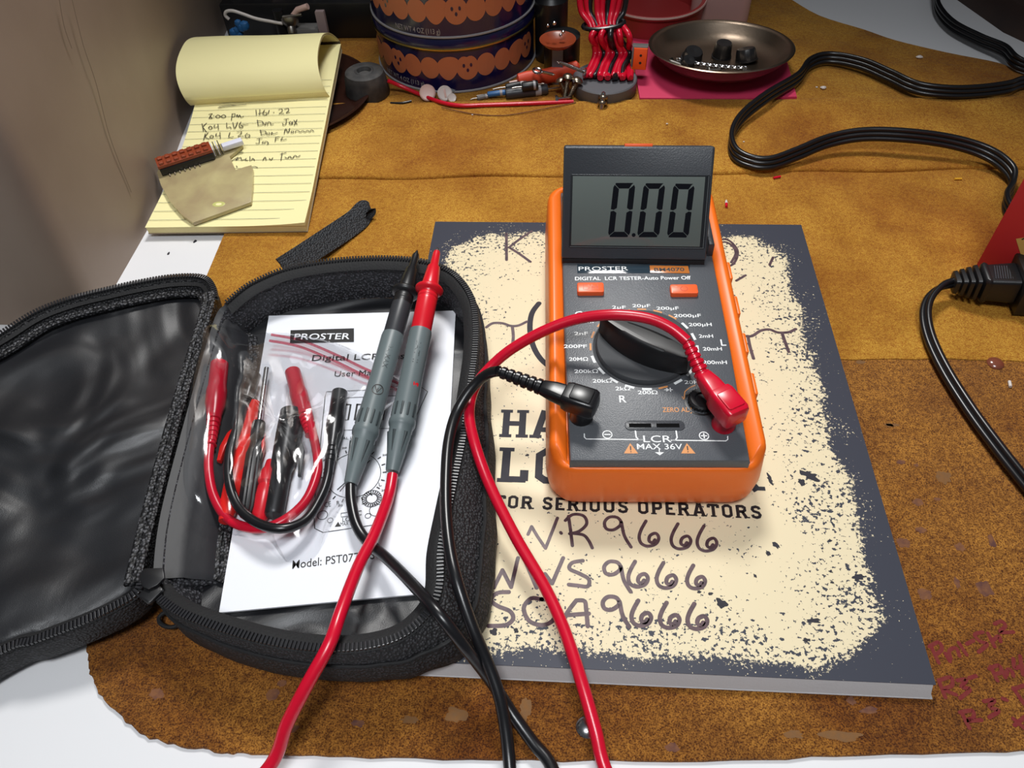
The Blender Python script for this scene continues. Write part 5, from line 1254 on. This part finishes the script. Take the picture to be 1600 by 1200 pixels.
tin(44.3, 42, 'dark blue biscuit tin stacked on top of the other tin', 33, [(-.06, 19.5, 11, .225)], [('NET WT 4 OZ (113 g)', -.32, 5.6, 3.8, 36)])

# ================================================================== bowl on a pink pad
o = [at(x, y, 4) for x, y in ((988, 112), (1000, 159), (1120, 161), (1246, 154), (1232, 112))]
o = [(p.x, p.y) for p in o]; o = [(o[0][0], o[0][1] + 40)] + o[1:4] + [(o[4][0] + 3, o[4][1] + 40)]
yy = max(426.5, 0)
b = MB().prism([(o[1][0], yy), (o[2][0] + 6, yy - .5), (o[3][0], yy + 1.5), (o[4][0], 520), (o[0][0], 520)], 2.65, 4.6, None, .5)
pk = b.build('foam_sheet', 'pink'); tag(pk, 'pink foam sheet under the steel bowl', 'foam sheet')
ta = math.radians(-6)
bf = Matrix.Translation((194, 470, 22)) @ Matrix.Rotation(ta, 4, 'X')
root = thing('steel_bowl', (194, 470, 4.6), 'shallow round stainless steel bowl holding black knobs and small metal bits', 'bowl')
b = MB().lathe([(2, -13.4), (32, -13.4), (40, -11.6), (47, -6.4), (51.4, -.6), (53.4, .2), (54, 1.0), (53.2, 1.5), (51.5, 1.2), (49.8, -.4), (45.6, -5.8), (39, -10.4), (31, -12.0), (2, -12.0)], bf, 96); b.build('bowl_body', 'bowl', root)
# black knobs and scraps in the bowl
def knob(px, py, r, h, tilt, label_):
    p = atY(px, py, 470 if py < 90 else 455); ql = bf.inverted() @ at(px, py, 9.5)
    c = bf @ Vector((ql.x, ql.y, -11.9)); F = Matrix.Translation(c) @ Matrix.Rotation(tilt, 4, 'X') @ Matrix.Rotation(tilt * .6, 4, 'Y')
    root = thing('black_knob', tuple(c), label_, 'knob', None)
    b = MB(); rs = []
    for r_, z in ((r * .96, 0), (r, .6), (r * .86, h * .9), (r * .78, h), (r * .3, h), (.3, h - .3)):
        rs.append([F @ Vector(((r_ - (.3 if k % 3 == 0 and .5 < z < h * .95 else 0)) * math.cos(k * math.pi / 18), (r_ - (.3 if k % 3 == 0 and .5 < z < h * .95 else 0)) * math.sin(k * math.pi / 18), z)) for k in range(36)])
    b.rings(rs); b.build('cap', 'blackplastic', root, smooth=30)
    b = MB().lathe([(r * 1.05, .0), (r * 1.05, 1.2), (r * .9, 1.4)], F, 32); b.build('skirt', 'blackplastic', root)
knob(1127, 88, 7.2, 11.5, .05, 'upright black knob at the centre of the steel bowl')
knob(1080, 93, 8.0, 8, .25, 'low black knob at the left in the steel bowl')
knob(1166, 96, 8.2, 9, -.3, 'tilted black knob at the right in the steel bowl')
knob(1072, 104, 5.6, 6, .4, 'small black knob at the front left in the steel bowl')
b = MB(); ch = [bf @ Vector((x, y, -10.6)) for x, y in ((-30, 2), (-20, -4), (-8, -9), (6, -13), (18, -15))]
for i, p in enumerate(resamp(cr(ch, 12), 2.3)):
    t = Vector((.9, -.4, 0)).normalized(); n = Vector((.4, .9, 0)) if i % 2 else Vector((0, .15, 1))
    n.normalize(); b.tube([p + t * (1.7 * math.cos(k * math.pi / 6)) + n * (1.0 * math.sin(k * math.pi / 6)) for k in range(13)], .42, 6)
cc = b.build('bead_chain', 'steel'); tag(cc, 'short bright metal chain lying across the steel bowl', 'chain')
def small_screw(p, d, L_, r, label_, cat='screw', mt_='dullsteel', head='pan', name='screw'):
    F = axisframe(Vector(p), d); root = thing(name, tuple(p), label_, cat)
    if head == 'pan': b = MB().lathe([(.3, -r * 1.1), (r * 1.2, -r * 1.0), (r * 2.0, -r * .3), (r * 2.1, .1), (r, .2)], F, 20); b.build('head', mt_, root)
    elif head == 'hex': b = MB().prism([(r * 2.1 * math.cos(k * math.pi / 3), r * 2.1 * math.sin(k * math.pi / 3)) for k in range(6)], -r * 1.5, .1, F, .2); b.build('head', mt_, root)
    elif head == 'eye':
        b = MB().tube([F @ Vector((r * 2.6 * math.cos(k * math.pi / 12), 0, -r * 2.6 + r * 2.6 * math.sin(k * math.pi / 12))) for k in range(25)], r * .8, 8); b.build('head', mt_, root)
    pf = []; n_ = max(6, int(L_ / .9))
    for k in range(n_): pf += [(r * .78, L_ * k / n_), (r, L_ * (k + .45) / n_)]
    pf += [(r * .7, L_), (.1, L_ + r)]
    MB().lathe(pf, F, 14).build('threaded_shank', mt_, root, smooth=20)
    return root
for (x, y, ax, lab) in ((-36, -2, (.8, -.9, .05), 'dull short screw at the left edge inside the steel bowl'), (-10, -20, (1, .15, 0), 'dull screw near the front rim inside the steel bowl'), (16, -21, (.8, -.3, 0), 'dull screw at the front right inside the steel bowl')):
    small_screw(bf @ Vector((x, y, -10.4)), bf.to_3x3() @ Vector(ax), 9, 1.3, lab)

# ================================================================== small hardware along the fold
p = at(575, 163, 2.7); F = Matrix.Translation((-72.5, 436.5, 2.65))
root = thing('rubber_foot', (-72.5, 436.5, 2.65), 'grey-black rubber foot standing between the yellow pad and the tins', 'rubber foot')
MB().lathe([(16.2, 0), (16.8, 1), (15.4, 14), (14.4, 17.6), (13.2, 18.4), (7.4, 18.6), (6.4, 17.8), (5.6, 16.2), (2.2, 15.6), (.2, 15.6)], F, 56).build('foot_body', 'rubber', root)
MB().lathe([(6.8, 18.3), (5.4, 18.9), (4.6, 16.4)], F, 40, 0, False, False).build('washer', 'rubber', root)
F = Matrix.Translation((107, 441, 2.65))
root = thing('ring_magnet', (107, 441.5, 2.65), 'thick grey round magnet lying before the red wire bundle', 'magnet')
MB().lathe([(23.5, 0), (24, .6), (24, 9.6), (23.2, 10.4), (4.2, 10.4), (3.6, 9.8), (3.6, 1), (3.6, 0)], F, 64).build('ring_body', 'ferrite', root)
# bolt with two brass nuts leaning on the ring magnet
p = W_(105, 413.9, 14.2)
root = thing('threaded_stud', tuple(p), 'bright threaded stud with two brass nuts leaning on the ring magnet', 'bolt')
F = axisframe(W_(105.6, 416, 13.6), W_(-1.2, -6.0, -10))
MB().lathe([(.4, -1.6), (1.6, -.8), (1.7, 10.0), (1.2, 11.4), (.1, 12)], F, 16).build('stud', 'steel', root)
for z in (1.2, 5.0): MB().lathe([(1.9, z), (3.4, z + .2), (3.7, z + 1.2), (3.4, z + 2.4), (1.9, z + 2.6)], F, 24).build('nut', 'brass', root)
# screws heaped together
small_screw(atY(913, 112, 434), (-26, 3, 9), 20, 1.5, 'long bright screw lying on top of the screw heap', mt_='steel')
small_screw(atY(875, 120, 432) + Vector((0, 0, -3)), (.5, -.3, -1), 13, 1.9, 'dull screw standing head up at the left of the screw heap', mt_='brass')
small_screw(atY(888, 116, 430) + Vector((0, 0, -2)), (-.15, -.1, -1), 14.5, 2.0, 'dull screw standing head up in the middle of the screw heap', mt_='brass')
small_screw(atY(903, 122, 428) + Vector((0, 0, -2)), (-.5, -.1, -1), 14, 2.0, 'dull brass screw tilted at the right of the screw heap', mt_='brass')
small_screw(W_(72.6, 420.6, 7.0), (8, 1.5, .2), 9, 1.3, 'short bright hex bolt lying in front of the screw heap', cat='bolt', mt_='steel', head='hex', name='hex_bolt')
small_screw(atY(846, 112, 436), (12, -1, -2.4), 9, 1.2, 'bright ring-ended screw beside the orange handle', mt_='steel', head='eye', name='eye_screw')
# rounded white buttons with lugs
for i, (px, py, r, ang, mt_, lab) in enumerate(((695, 146, 5.6, .5, 'whiteplastic', 'white round disc part with a grey slot, leaning upright by the lower tin'), (668, 145, 6.0, 1.2, 'pinkplastic', 'pale pink disc part lying behind the red wire'), (706, 153, 3.4, .4, 'whiteplastic', 'tiny white bead beside the white disc'), (738, 131, 2.2, 0, 'whiteplastic', 'tiny white bead against the lower tin'))):
    c = at(px, py, 2.6 + r * .9); F = axisframe(c, W_(.35 - ang * .2, -.7, .55))
    root = thing('disc_part', (c.x, c.y, 2.7), lab, 'small part')
    MB().lathe([(.3, -1.4), (r * .9, -1.4), (r, -.8), (r, .7), (r * .86, 1.3), (r * .7, 1.1), (.2, 1.1)], F, 32).build('disc', mt_, root)
    if i == 0:
        MB().prism(rrect(-.8, -3.2, .8, 3.2, .7, 3), 1.0, 1.5, F, .1).build('slot', 'pinkplastic', root)
for i, (px, py, s, lab) in enumerate(((678, 134, 2.4, 'bright metal lug above the pink disc'), (706, 138, 3.0, 'bright metal lug behind the white disc'), (672, 150, 2.2, 'ring-shaped metal terminal by the red wire'))):
    c = at(px, py, 6 if i < 2 else 4); F = axisframe(c, W_(.3, -.6, .7))
    b = MB().lathe([(s * .45, -.8), (s, -.8), (s * 1.05, 0), (s, .8), (s * .45, .8)], F, 20)
    b.box((-s * .5, s * .7, -.5), (s * .5, s * 2.2, .5), F, .1)
    ob = b.build('metal_lug', 'steel'); tag(ob, lab, 'metal part')
# components with wire legs
for i, (A, B, r, mt_, lab) in enumerate((((750, 152, 5), (880, 136, 6.5), 4.2, 'darkgrey', 'large dark grey capacitor lying along the mat fold'), ((770, 140, 8), (835, 128, 9), 2.6, 'blackplastic', 'black diode with long wire legs near the lower tin'), ((745, 150, 5), (800, 143, 7), 2.2, 'blue', 'blue-banded resistor in front of the lower tin'), ((735, 156, 4.2), (770, 148, 4.6), 1.8, 'conngrey', 'small grey resistor beside the red wire'), ((800, 138, 11), (850, 131, 12), 3.4, 'blackplastic', 'black capacitor with pale ends on the component heap'))):
    A, B = at(*A), at(*B); d = B - A; L_ = d.length; F = axisframe(A, d)
    root = thing('component', tuple((A + B) / 2 - Vector((0, 0, r))), lab, 'electronic component')
    MB().lathe([(.3, L_ * .30), (r * .9, L_ * .31), (r, L_ * .34), (r, L_ * .78), (r * .9, L_ * .81), (.3, L_ * .82)], F, 24).build('component_body', mt_, root)
    for pp in ([F @ Vector((0, 0, 0)), F @ Vector((.6, 0, L_ * .15)), F @ Vector((0, 0, L_ * .32))], [F @ Vector((0, 0, L_ * .8)), F @ Vector((.5, 0, L_ * .95)), F @ Vector((0, 0, L_))]):
        MB().tube(pp, .55, 8).build('wire_leg', 'dullsteel', root)
    MB().lathe([(r + .06, L_ * .66), (r + .1, L_ * .67), (r + .06, L_ * .73)], F, 24, 0, False, False).build('band', 'silverprint', root)
b = MB().tube(cr(pxz([(606, 126, 14), (625, 134, 9), (655, 147, 5.2), (690, 160, 6.6), (720, 165, 6.8), (760, 164, 6.6), (820, 162, 6.4), (896, 159, 5.2)]), 8), 1.5, 10)
ob = b.build('wire_piece', 'red'); tag(ob, 'single red wire curving along the mat fold below the tins', 'wire')
b = MB().tube(cr(pxz([(610, 161, 5.2), (628, 161, 5.6), (643, 158, 5.6)]), 5), .9, 8); ob = b.build('wire_piece', 'black'); tag(ob, 'short black wire end in front of the rubber foot', 'wire')
b = MB().tube(cr(pxz([(690, 168, 6.0), (740, 178, 5.7), (790, 180, 5.7), (850, 170, 5.7), (900, 160, 5.6)]), 7), .35, 6); ob = b.build('hair_wire', 'stain'); tag(ob, 'fine brown thread arched over the mat fold below the red wire', 'thread')
# orange handle
A, B = at(808, 128, 9), at(905, 108, 12); F = axisframe(A, B - A); L_ = (B - A).length
root = thing('orange_handle', tuple((A + B) / 2 - Vector((0, 0, 6))), 'orange-red plastic tool handle lying behind the screw heap', 'tool handle')
MB().lathe([(2.5, 0), (5.2, 1), (5.8, 8), (5.0, 20), (5.4, L_ * .7), (6, L_ - 2), (4, L_)], F @ Matrix.Diagonal((.8, 1.15, 1, 1)), 28).build('handle_body', 'plierorange', root)
MB().tube([F @ Vector((0, 0, -6)), F @ Vector((0, 0, 2))], 1.6, 12).build('metal_end', 'pinkplastic', root)
A = atY(871, 92, 447)
# standing metal tab part with a dark dish on top
root = thing('tab_component', (A.x, 447, 2.7), 'dark component with flat grey metal tab and bronze saucer on top', 'electronic component')
F = Matrix.Translation((A.x, 450, 2.7))
MB().box((-4, -1, 0), (4, .4, 31), F, .3).build('metal_tab', mat('grey_tab_metal', (120, 124, 136), .5, metal=.4), root)
MB().lathe([(2, 29), (9, 30.5), (13, 34), (13.4, 35), (12, 34.6), (8, 32), (1, 31.6)], F, 40).build('bronze_saucer', 'redbrown', root)
MB().lathe([(13, 0), (13.6, 1), (13.6, 30), (8, 31)], F @ Matrix.Translation((3, 17, 0)), 40).build('dark_body', 'blackplastic', root)
for i, (px, py, r) in enumerate(((866, 36, 1.6), (880, 50, 1.5), (856, 40, 1.2), (876, 55, 1.3))):
    c = atY(px, py, 452); b = MB().lathe([(.2, -r), (r * .8, -r * .6), (r, 0), (r * .8, r * .6), (.2, r)], Matrix.Translation(c), 14); b.build('solder_bead', 'steel', root)
# bundle of red and black wires with a black tie
rnd = random.Random(5)
root = thing('wire_bundle', (112, 475, 2.7), 'tied bundle of red and black wires behind the ring magnet', 'wire bundle')
for k in range(9):
    u_ = k / 8; red_ = k % 3 != 2
    pts = [(905 + 75 * u_, -12, 474), (908 + 66 * u_ + rnd.uniform(-3, 3), 18, 470), (922 + 42 * u_, 38, 464), (926 + 46 * u_ + rnd.uniform(-2, 2), 62, 458), (930 + 54 * u_, 84, 456), (922 + 54 * u_ + rnd.uniform(-2, 2), 100, 466), (915 + 58 * u_, 107, 471)]
    P3 = [atY(x, y, Y + (0 if red_ else 2.4) + 1.5 * math.sin(k * 2.1)) for x, y, Y in pts]
    P3[-1] = at(pts[-1][0], 118, 16.6); P3[-2] = at(pts[-2][0], 104, 19); P3.append(at(pts[-1][0] + 2, 110, 16.6))
    MB().tube(cr(P3, 7), 2.3 if red_ else 2.0, 10).build('wire', 'red' if red_ else 'black', root)
for k in range(5):
    u_ = k / 4
    pts = [(938 + 36 * u_, 42, 461), (924 + 60 * u_, 60, 453), (946 + 34 * u_, 90, 462), (938 + 46 * u_, 106, 470)]
    P3 = [atY(x, y, Y + 1.2 * math.cos(k * 2)) for x, y, Y in pts]
    P3[-1] = at(pts[-1][0], 121, 16.6); P3.append(at(pts[-1][0] + 2, 112, 16.6)); MB().tube(cr(P3, 8), 2.3, 10).build('wire', 'red' if k != 2 else 'black', root)
tc_ = atY(943, 38, 464)
MB().tube([tc_ + Vector((15 * math.cos(k * math.pi / 14), 7.5 * math.sin(k * math.pi / 14), 1.5 * math.cos(k * math.pi / 14))) for k in range(29)], 1.6, 8).build('tie', 'black', root)
# two-pin connector
root = thing('pin_connector', (132, 462, 4.7), 'grey connector with orange two-hole face beside the steel bowl', 'connector')
c = atY(1000, 92, 449); F = frame(c, W_(1, -.12, 0), W_(0, .25, 1))
MB().box((-5, -7.5, -1.6), (5, 7.5, 1.4), F, 1.0).build('orange_face', 'connorange', root)
MB().box((-6.5, -6.5, -13), (5, 8.2, -1.6), F, .8).build('grey_housing', 'conngrey', root)
for y in (-2.6, 2.6): MB().lathe([(1.0, 1.35), (.9, 1.5), (.1, 1.45)], F @ Matrix.Translation((.4, y, 0)), 14).build('pin_hole', 'black_print', root)
# red-lidded tub and bottle behind the bowl
F = Matrix.Translation((166, 560, 4.7))
root = thing('red_tub', (166, 560, 2.65), 'dull red round tub behind the steel bowl', 'tub')
F = Matrix.Translation((150, 556, 2.65))
MB().lathe([(38, 0), (40, 1), (41, 17), (42.5, 18), (42.8, 20), (41.6, 21), (39, 20), (37, 4), (1, 4)], F, 64).build('tub_body', 'capred', root)
MB().lathe([(41.6, 20.4), (42.6, 20.9), (42.9, 19.4)], F, 64, 0, False, False).build('tub_rim', 'pinkplastic', root)
F = Matrix.Translation((206, 562, 2.65)) @ Matrix.Rotation(-.12, 4, 'Z')
root = thing('labelled_bottle', (206, 562, 2.65), 'white-labelled plastic bottle standing behind the steel bowl', 'bottle')
MB().prism(rrect(-24, -13, 24, 13, 9, 8), 0, 88, F, 2.5).build('bottle_body', mat('pale_pink_bottle', (188, 150, 144), .35), root)
b = MB().prism(rrect(-20, -.2, 16, .2, .1, 2), 20, 84, F @ Matrix.Translation((0, -13.0, 0)), .0); lb = b.build('bottle_label', 'labelpaper', root)
LFm = F @ Matrix(((1, 0, 0, 0), (0, 0, -1, -13.25), (0, 1, 0, 0), (0, 0, 0, 1)))
b = MB()
for k, (wd, txt) in enumerate(((24, 'DIRECTIONS for use'), (20, 'shake well before'), (22, 'Wipe with a cloth'), (14, 'keep closed'))):
    for j in range(3): b.ribbon([LFm @ Vector((-16, 26 + k * 5.4 + j * 1.5, .05)), LFm @ Vector((-16 + wd - j * 2, 26 + k * 5.4 + j * 1.5, .05))], .5, up=LFm.col[2].to_3d())
for cx0 in (8, 13):
    b.ribbon([LFm @ Vector((cx0 + 2.6 * math.cos(k * math.pi / 8), 33 + 2.6 * math.sin(k * math.pi / 8), .05)) for k in range(17)], .7, up=LFm.col[2].to_3d())
b.build('label_print', 'labelink', lb, smooth=0)
# blue cap at the top
root = thing('capped_jar', (58, 486, 2.7), 'deep blue round cap on a dark jar beside the tins', 'jar')
F = Matrix.Translation((66, 492, 2.65)); MB().lathe([(12, 0), (12.6, 1), (12.6, 46), (9, 50), (9, 52)], F, 40).build('jar_body', 'blackplastic', root)
MB().lathe([(11.6, 52), (12.2, 52.4), (12.2, 60), (11, 61), (.2, 61)], F, 40).build('cap', 'deepblue', root)

# ================================================================== clutter behind the pad
root = thing('wire_hook', (-150, 520, 2.7), 'white bent wire hook with metal clamp behind the yellow pad', 'hook')
Yb = 500
hk = [atY(x, y, Yb) for x, y in ((358, 30), (352, 24), (354, 18), (364, 17), (380, 22), (400, 29), (425, 34), (442, 37))]
MB().tube(cr(hk, 7), 1.3, 10).build('wire_arm', 'whiteplastic', root)
c = atY(455, 42, Yb); F = axisframe(c, W_(.1, -.5, -.8)); MB().lathe([(7, -6), (6.6, -3), (3.4, 0), (3.6, 2.5), (3.0, 5), (1, 6)], F, 28).build('metal_clamp', 'dullsteel', root)
c = atY(438, 27, Yb + 3); MB().tube([c, c + W_(10, 0, 1), c + W_(18, 0, 2)], 1.4, 10).build('crossbar', 'dullsteel', root)
F = Matrix.Translation((-152, Yb + 4, 2.65)); MB().lathe([(22, 0), (22, 2), (5, 4), (4, 26), (4, 34)], F, 28).build('stand', 'blackplastic', root)
rnd = random.Random(9)
for k, (px, py) in enumerate(((372, 36), (378, 42), (370, 47), (382, 40), (375, 54), (366, 51))):
    c = atY(px, py, 496); r = 3.0 + (k % 2)
    b = MB().lathe([(.3, -r), (r * .8, -r * .6), (r, 0), (r * .8, r * .6), (.3, r)], Matrix.Translation(c), 16)
    ob = b.build('blue_bead', 'blue'); tag(ob, 'small blue plastic bead in the cluster behind the yellow pad', 'bead', 'blue beads behind the pad')
root = thing('plastic_bracket', (-92, 512, 2.7), 'pale plastic bracket standing behind the yellow pad', 'bracket')
p0 = atY(500, 20, 505); p1 = atY(507, 58, 505)
F = Matrix.Translation((p0.x, 505, p0.z)); h_ = p0.z - 2.7
MB().box((-3.6, -2, -h_), (3.6, 2, 2), F, .8).build('upright', mat('pale_mauve_plastic', (150, 132, 132), .5), root)
MB().box((-24, -4, -h_), (-3.4, 8, -h_ + 20), F, 1.5).build('block', 'conngrey', root)
b = MB().tube([F @ Vector((-24, 0, -4)), F @ Vector((-17, -1, 3)), F @ Vector((-8, -2, 6))], 2.4, 10); b.build('lever', 'pinkplastic', root)
root = thing('parts_tray', (-130, 552, 2.7), 'black open tray of dark odds and ends against the back', 'tray')
F = Matrix.Translation((-130, 552, 2.65)); MB().box((-78, -26, 0), (54, 70, 30), F, 2).build('tray_body', 'blackplastic', root)
for k in range(7):
    x = -70 + k * 17; MB().tube([F @ Vector((x, -20 + (k * 7) % 13, 31)), F @ Vector((x + 7, -10, 35 + (k * 5) % 9)), F @ Vector((x + 16, 2, 31.5))], 1.5 + .4 * (k % 3), 10).build('odd_part', ('dullsteel', 'conngrey', 'pinkplastic', 'black')[k % 4], root)

# ================================================================== cords and plug on the right
def flat_cord(mb, pts, side, r=1.75, gap=2.9, n=3, tw=None):
    P_ = resamp(cr(pts, 10), 2.2); N = len(P_)
    rows = []
    for i, p in enumerate(P_):
        t = (P_[min(i + 1, N - 1)] - P_[max(i - 1, 0)]).normalized(); s_ = side(i / (N - 1)) if callable(side) else side
        s_ = (s_ - t * s_.dot(t)).normalized(); rows.append(s_)
    for k in range(n):
        mb.tube([p + s_ * ((k - (n - 1) / 2) * gap) for p, s_ in zip(P_, rows)], r, 10)
    return mb
cord_raw = ([(1462, -14, 5), (1466, 14, 5), (1488, 40, 7), (1530, 62, 8), (1568, 78, 9), (1594, 100, 9)], [(1601, 128, 8), (1575, 136, 7.6), (1530, 142, 9), (1480, 143, 10), (1430, 136, 10), (1390, 118, 10), (1345, 99, 10), (1295, 90, 9), (1265, 99, 9), (1246, 122, 10), (1200, 150, 12), (1160, 182, 11), (1143, 212, 9.5), (1148, 238, 8.5), (1172, 252, 8.5), (1205, 254, 9), (1245, 240, 10.5), (1295, 220, 13), (1350, 210, 16), (1420, 212, 17), (1490, 222, 15), (1545, 240, 12), (1578, 266, 9), (1582, 290, 7.2), (1572, 310, 6.5), (1578, 330, 6), (1600, 352, 6)])
cord = pxz([(x, y, max(z, 7.2)) for x, y, z in cord_raw[0]]) + [W_(440, 448, 9)] + pxz([(x, y, max(z, 10.2 if 130 < y < 150 else 7.4) if (y > 275 or (y < 150 and x > 1240)) else max(z + 1.2, 10.0)) for x, y, z in cord_raw[1]])
sd = lambda t: Vector((.05, .55, .83))
b = MB(); flat_cord(b, cord, sd)
ob = b.build('flat_power_cord', 'black', smooth=60); tag(ob, 'black three-strand flat cord snaking across the mat above the meter', 'cord')
# red boxed device with black inlet
rb = at(1517, 430, 2.6); FRr = Matrix.Translation((rb.x, rb.y, 2.65)) @ Matrix.Rotation(math.radians(-37), 4, 'Z')
root = thing('red_device', (rb.x + 50, rb.y + 20, 2.65), 'red box-shaped device with tan label at the right, plug in its black inlet', 'device')
MB().box((0, 0, 0), (110, 60, 78), FRr, .8).build('red_body', 'redbox', root)
q0 = atY(1588, 368, rb.y - 3)
RFm = FRr @ Matrix(((1, 0, 0, 0), (0, 0, -1, -.05), (0, 1, 0, 0), (0, 0, 0, 1)))
lp = [on(x, y, RFm).xy for x, y in ((1587, 373), (1602, 388), (1608, 330), (1600, 345))]
lb0 = on(1587.5, 373, RFm).xy
b = MB().prism([(lb0.x, lb0.y), (lb0.x + 16, lb0.y - 21), (lb0.x + 44, lb0.y), (lb0.x + 28, lb0.y + 21)], 0, .15, RFm, 0)
lb = b.build('device_label', 'tanlabel', root)
MB().text('FOR', RFm, 3.2, 9, lb0.x + 3.2, lb0.y + 2.4, 'l', 0, .02, rot=-.55, z=.2).build('label_lettering', 'black_print', lb, smooth=0)
# plug lying in front, its end in the inlet block
pa = at(1488, 441, 13); pb_ = at(1604, 438, 18)
d = (pb_ - pa); d.z *= .6; F = axisframe(pa, d); L_ = d.length       # u across, v up, w along
up_v = F.col[1].to_3d()
c0 = pa + d * 0.86
inl = frame(c0, d, Vector((0, 0, 1)).cross(d))
MB().box((0, -13, -12), (40, 13, 11), inl, 1.6).build('black_inlet', 'blackplastic', root)
pr_ = thing('power_plug', (pa.x + 20, pa.y, 5), 'black ribbed power plug and its cord below the red device', 'plug')
PFm = F
def psec(w_, hw2, hh, r): return [PFm @ Vector((x, y, w_)) for x, y in rrect(-hw2, -hh, hw2, hh, r, 4)]
k = L_ / 116
MB().rings([psec(L_ * .36, 5.5, 6.4, 2), psec(L_ * .38, 7.8, 7.6, 2.2), psec(L_ * .42, 8.6, 8.2, 2.2), psec(L_ * .46, 8.2, 7.8, 2.2), psec(L_ * .47, 7.6, 7.2, 2), psec(L_ * .84, 8.6, 7.8, 2), psec(L_ * .855, 8.2, 7.4, 2)]).build('plug_body', 'blackplastic', pr_, smooth=40)
for j in range(4):
    t = .0 + j * .09; q = 5.0 + j * .75
    MB().rings([psec(L_ * t, q - .6, q - .9, 2), psec(L_ * (t + .01), q, q - .2, 2), psec(L_ * (t + .058), q + .2, q, 2), psec(L_ * (t + .066), q - .4, q - .6, 2)]).build('strain_rib', 'blackplastic', pr_)
MB().rings([psec(L_ * .02, 3.6, 3.2, 1.4), psec(L_ * .38, 5.0, 5.0, 1.8)]).build('strain_core', 'blackplastic', pr_)
b = MB()
G = lambda x, w_: PFm @ Vector((x, 7.9, w_))
for j in range(9):
    t = .53 + j * .033; b.ribbon([PFm @ Vector((x, 7.52 + .42 * (t - .47), L_ * (t + x * .004))) for x in (-5, 5)], .5, up=up_v)
b.build('grip_grooves', 'housing', pr_, smooth=0)
cp = [pa + d * .03] + pxz([(1470, 448, 12.5), (1452, 466, 11), (1446, 492, 9.5), (1454, 530, 8), (1478, 580, 7.2), (1516, 640, 7), (1560, 700, 7), (1606, 758, 6.6), (1650, 810, 6)]) + [W_(300, 96, 6), W_(345, 60, 6), W_(400, 70, 6), W_(470, 40, 6), W_(560, -20, 6)]
b = MB(); flat_cord(b, cp, Vector((.75, .3, .55)), 1.7, 2.9, 2); b.build('cord', 'black', pr_)
# dark wooden block in the far corner
o = [at(x, y, 3) for x, y in ((1497, -6), (1530, 28), (1570, 45), (1602, 66))]
b = MB().prism([(o[0].x, o[0].y + 20), (o[0].x, o[0].y), (o[2].x, o[2].y), (o[3].x + 6, o[3].y), (640, o[3].y + 20), (640, 690), (o[0].x, 690)], .05, 24, None, 1.5)
ob = b.build('wood_block', 'darkwood'); tag(ob, 'dark brown wooden block in the far right corner of the desk', 'block')

# ================================================================== crumbs, rivets and snippets on the mat
def snippet(px, py, z, dx, dy, L_, r, mt_, label_, mt2=None):
    c = at(px, py, z + r); d = Vector((dx, dy, 0)).normalized()
    root = thing('wire_snippet', (c.x, c.y, z), label_, 'snippet')
    MB().tube([c - d * L_ / 2, c, c + d * L_ / 2], r, 10).build('insulation', mt_, root)
    if mt2: MB().tube([c + d * L_ * .3, c + d * L_ * .9, c + d * L_ * 1.2], lambda t: r * 1.15 * (1 - .6 * t), 10).build('white_end', mt2, root)
snippet(1214, 277, 2.65, 1, .35, 5, .8, 'red', 'tiny red wire snippet near the mat crease')
snippet(1497, 279.5, 2.65, 1, .05, 4.4, .7, 'snipyellow', 'tiny yellow wire snippet on the mat at the right')
snippet(1135, 320, 2.65, .1, 1, 4, .9, 'red', 'red and white wire end lying right of the meter display', 'whiteplastic')
snippet(1578, 600, 2.0, .2, 1, 3.6, .8, 'whiteplastic', 'tiny white snippet below the brown rivet')
for i, (px, py, z, s) in enumerate(((1286, 139, 2.7, 2.2), (1241, 236, 5.4, .9), (1042, 194, 5.0, .8), (1162, 222, 5, .7), (1436, 91, 2.7, 2.4), (1522, 145, 2.7, 1.6), (1276, 137, 2.7, .9), (738, 180, 5, .7))):
    c = at(px, py, z); b = MB(); rs = []
    for k in range(5):
        a = -1.2 + k * .6; rs.append([c + Vector((s * math.cos(a) * math.cos(t) * (1 + .3 * math.sin(3 * t + i)), s * .7 * math.cos(a) * math.sin(t), s * .55 * (math.sin(a) + .8))) for t in [j * math.pi / 5 for j in range(10)]])
    b.rings(rs); ob = b.build('white_crumb', 'whiteplastic'); tag(ob, 'white crumb lying on the suede mat', 'crumb', 'white crumbs on the mat')
c = at(1555, 568, 2.0); root = thing('rivet', (c.x, c.y, 1.9), 'brown glossy rivet head in the mat at the right', 'rivet')
MB().lathe([(4.1, 0), (4.2, .4), (3.4, 1.4), (1.8, 2.0), (.1, 2.2)], Matrix.Translation((c.x, c.y, 1.9)), 32).build('rivet_head', 'brownrivet', root)
c = at(917, 1136, 2.0); root = thing('rivet', (c.x, c.y, 1.9), 'shiny metal rivet head in the mat below the logbook', 'rivet')
MB().lathe([(4.1, 0), (4.2, .4), (3.4, 1.3), (1.8, 1.9), (.1, 2.1)], Matrix.Translation((c.x, c.y, 1.9)), 32).build('rivet_head', 'steel', root)
import OpenImageIO as oiio, sys
b=oiio.ImageBuf('/workdir/render_main.png'); sp=b.spec(); k=sp.width/1600
import numpy as np
a=b.get_pixels(oiio.UINT8)
for x,y in [(280,400),(100,1150),(800,450),(1200,600),(1000,1010),(700,200),(650,320),(1500,350),(1500,700),(1300,1130),(400,190),(420,300),(400,90),(150,150),(50,350),(1400,40),(1150,20),(1300,120),(1000,840),(960,760),(950,700),(1000,250),(100,600),(500,1130),(700,110),(1130,155),(650,900)]:
    X,Y=int(x*k),int(y*k); print((x,y),a[Y-2:Y+3,X-2:X+3,:3].mean((0,1)).astype(int))
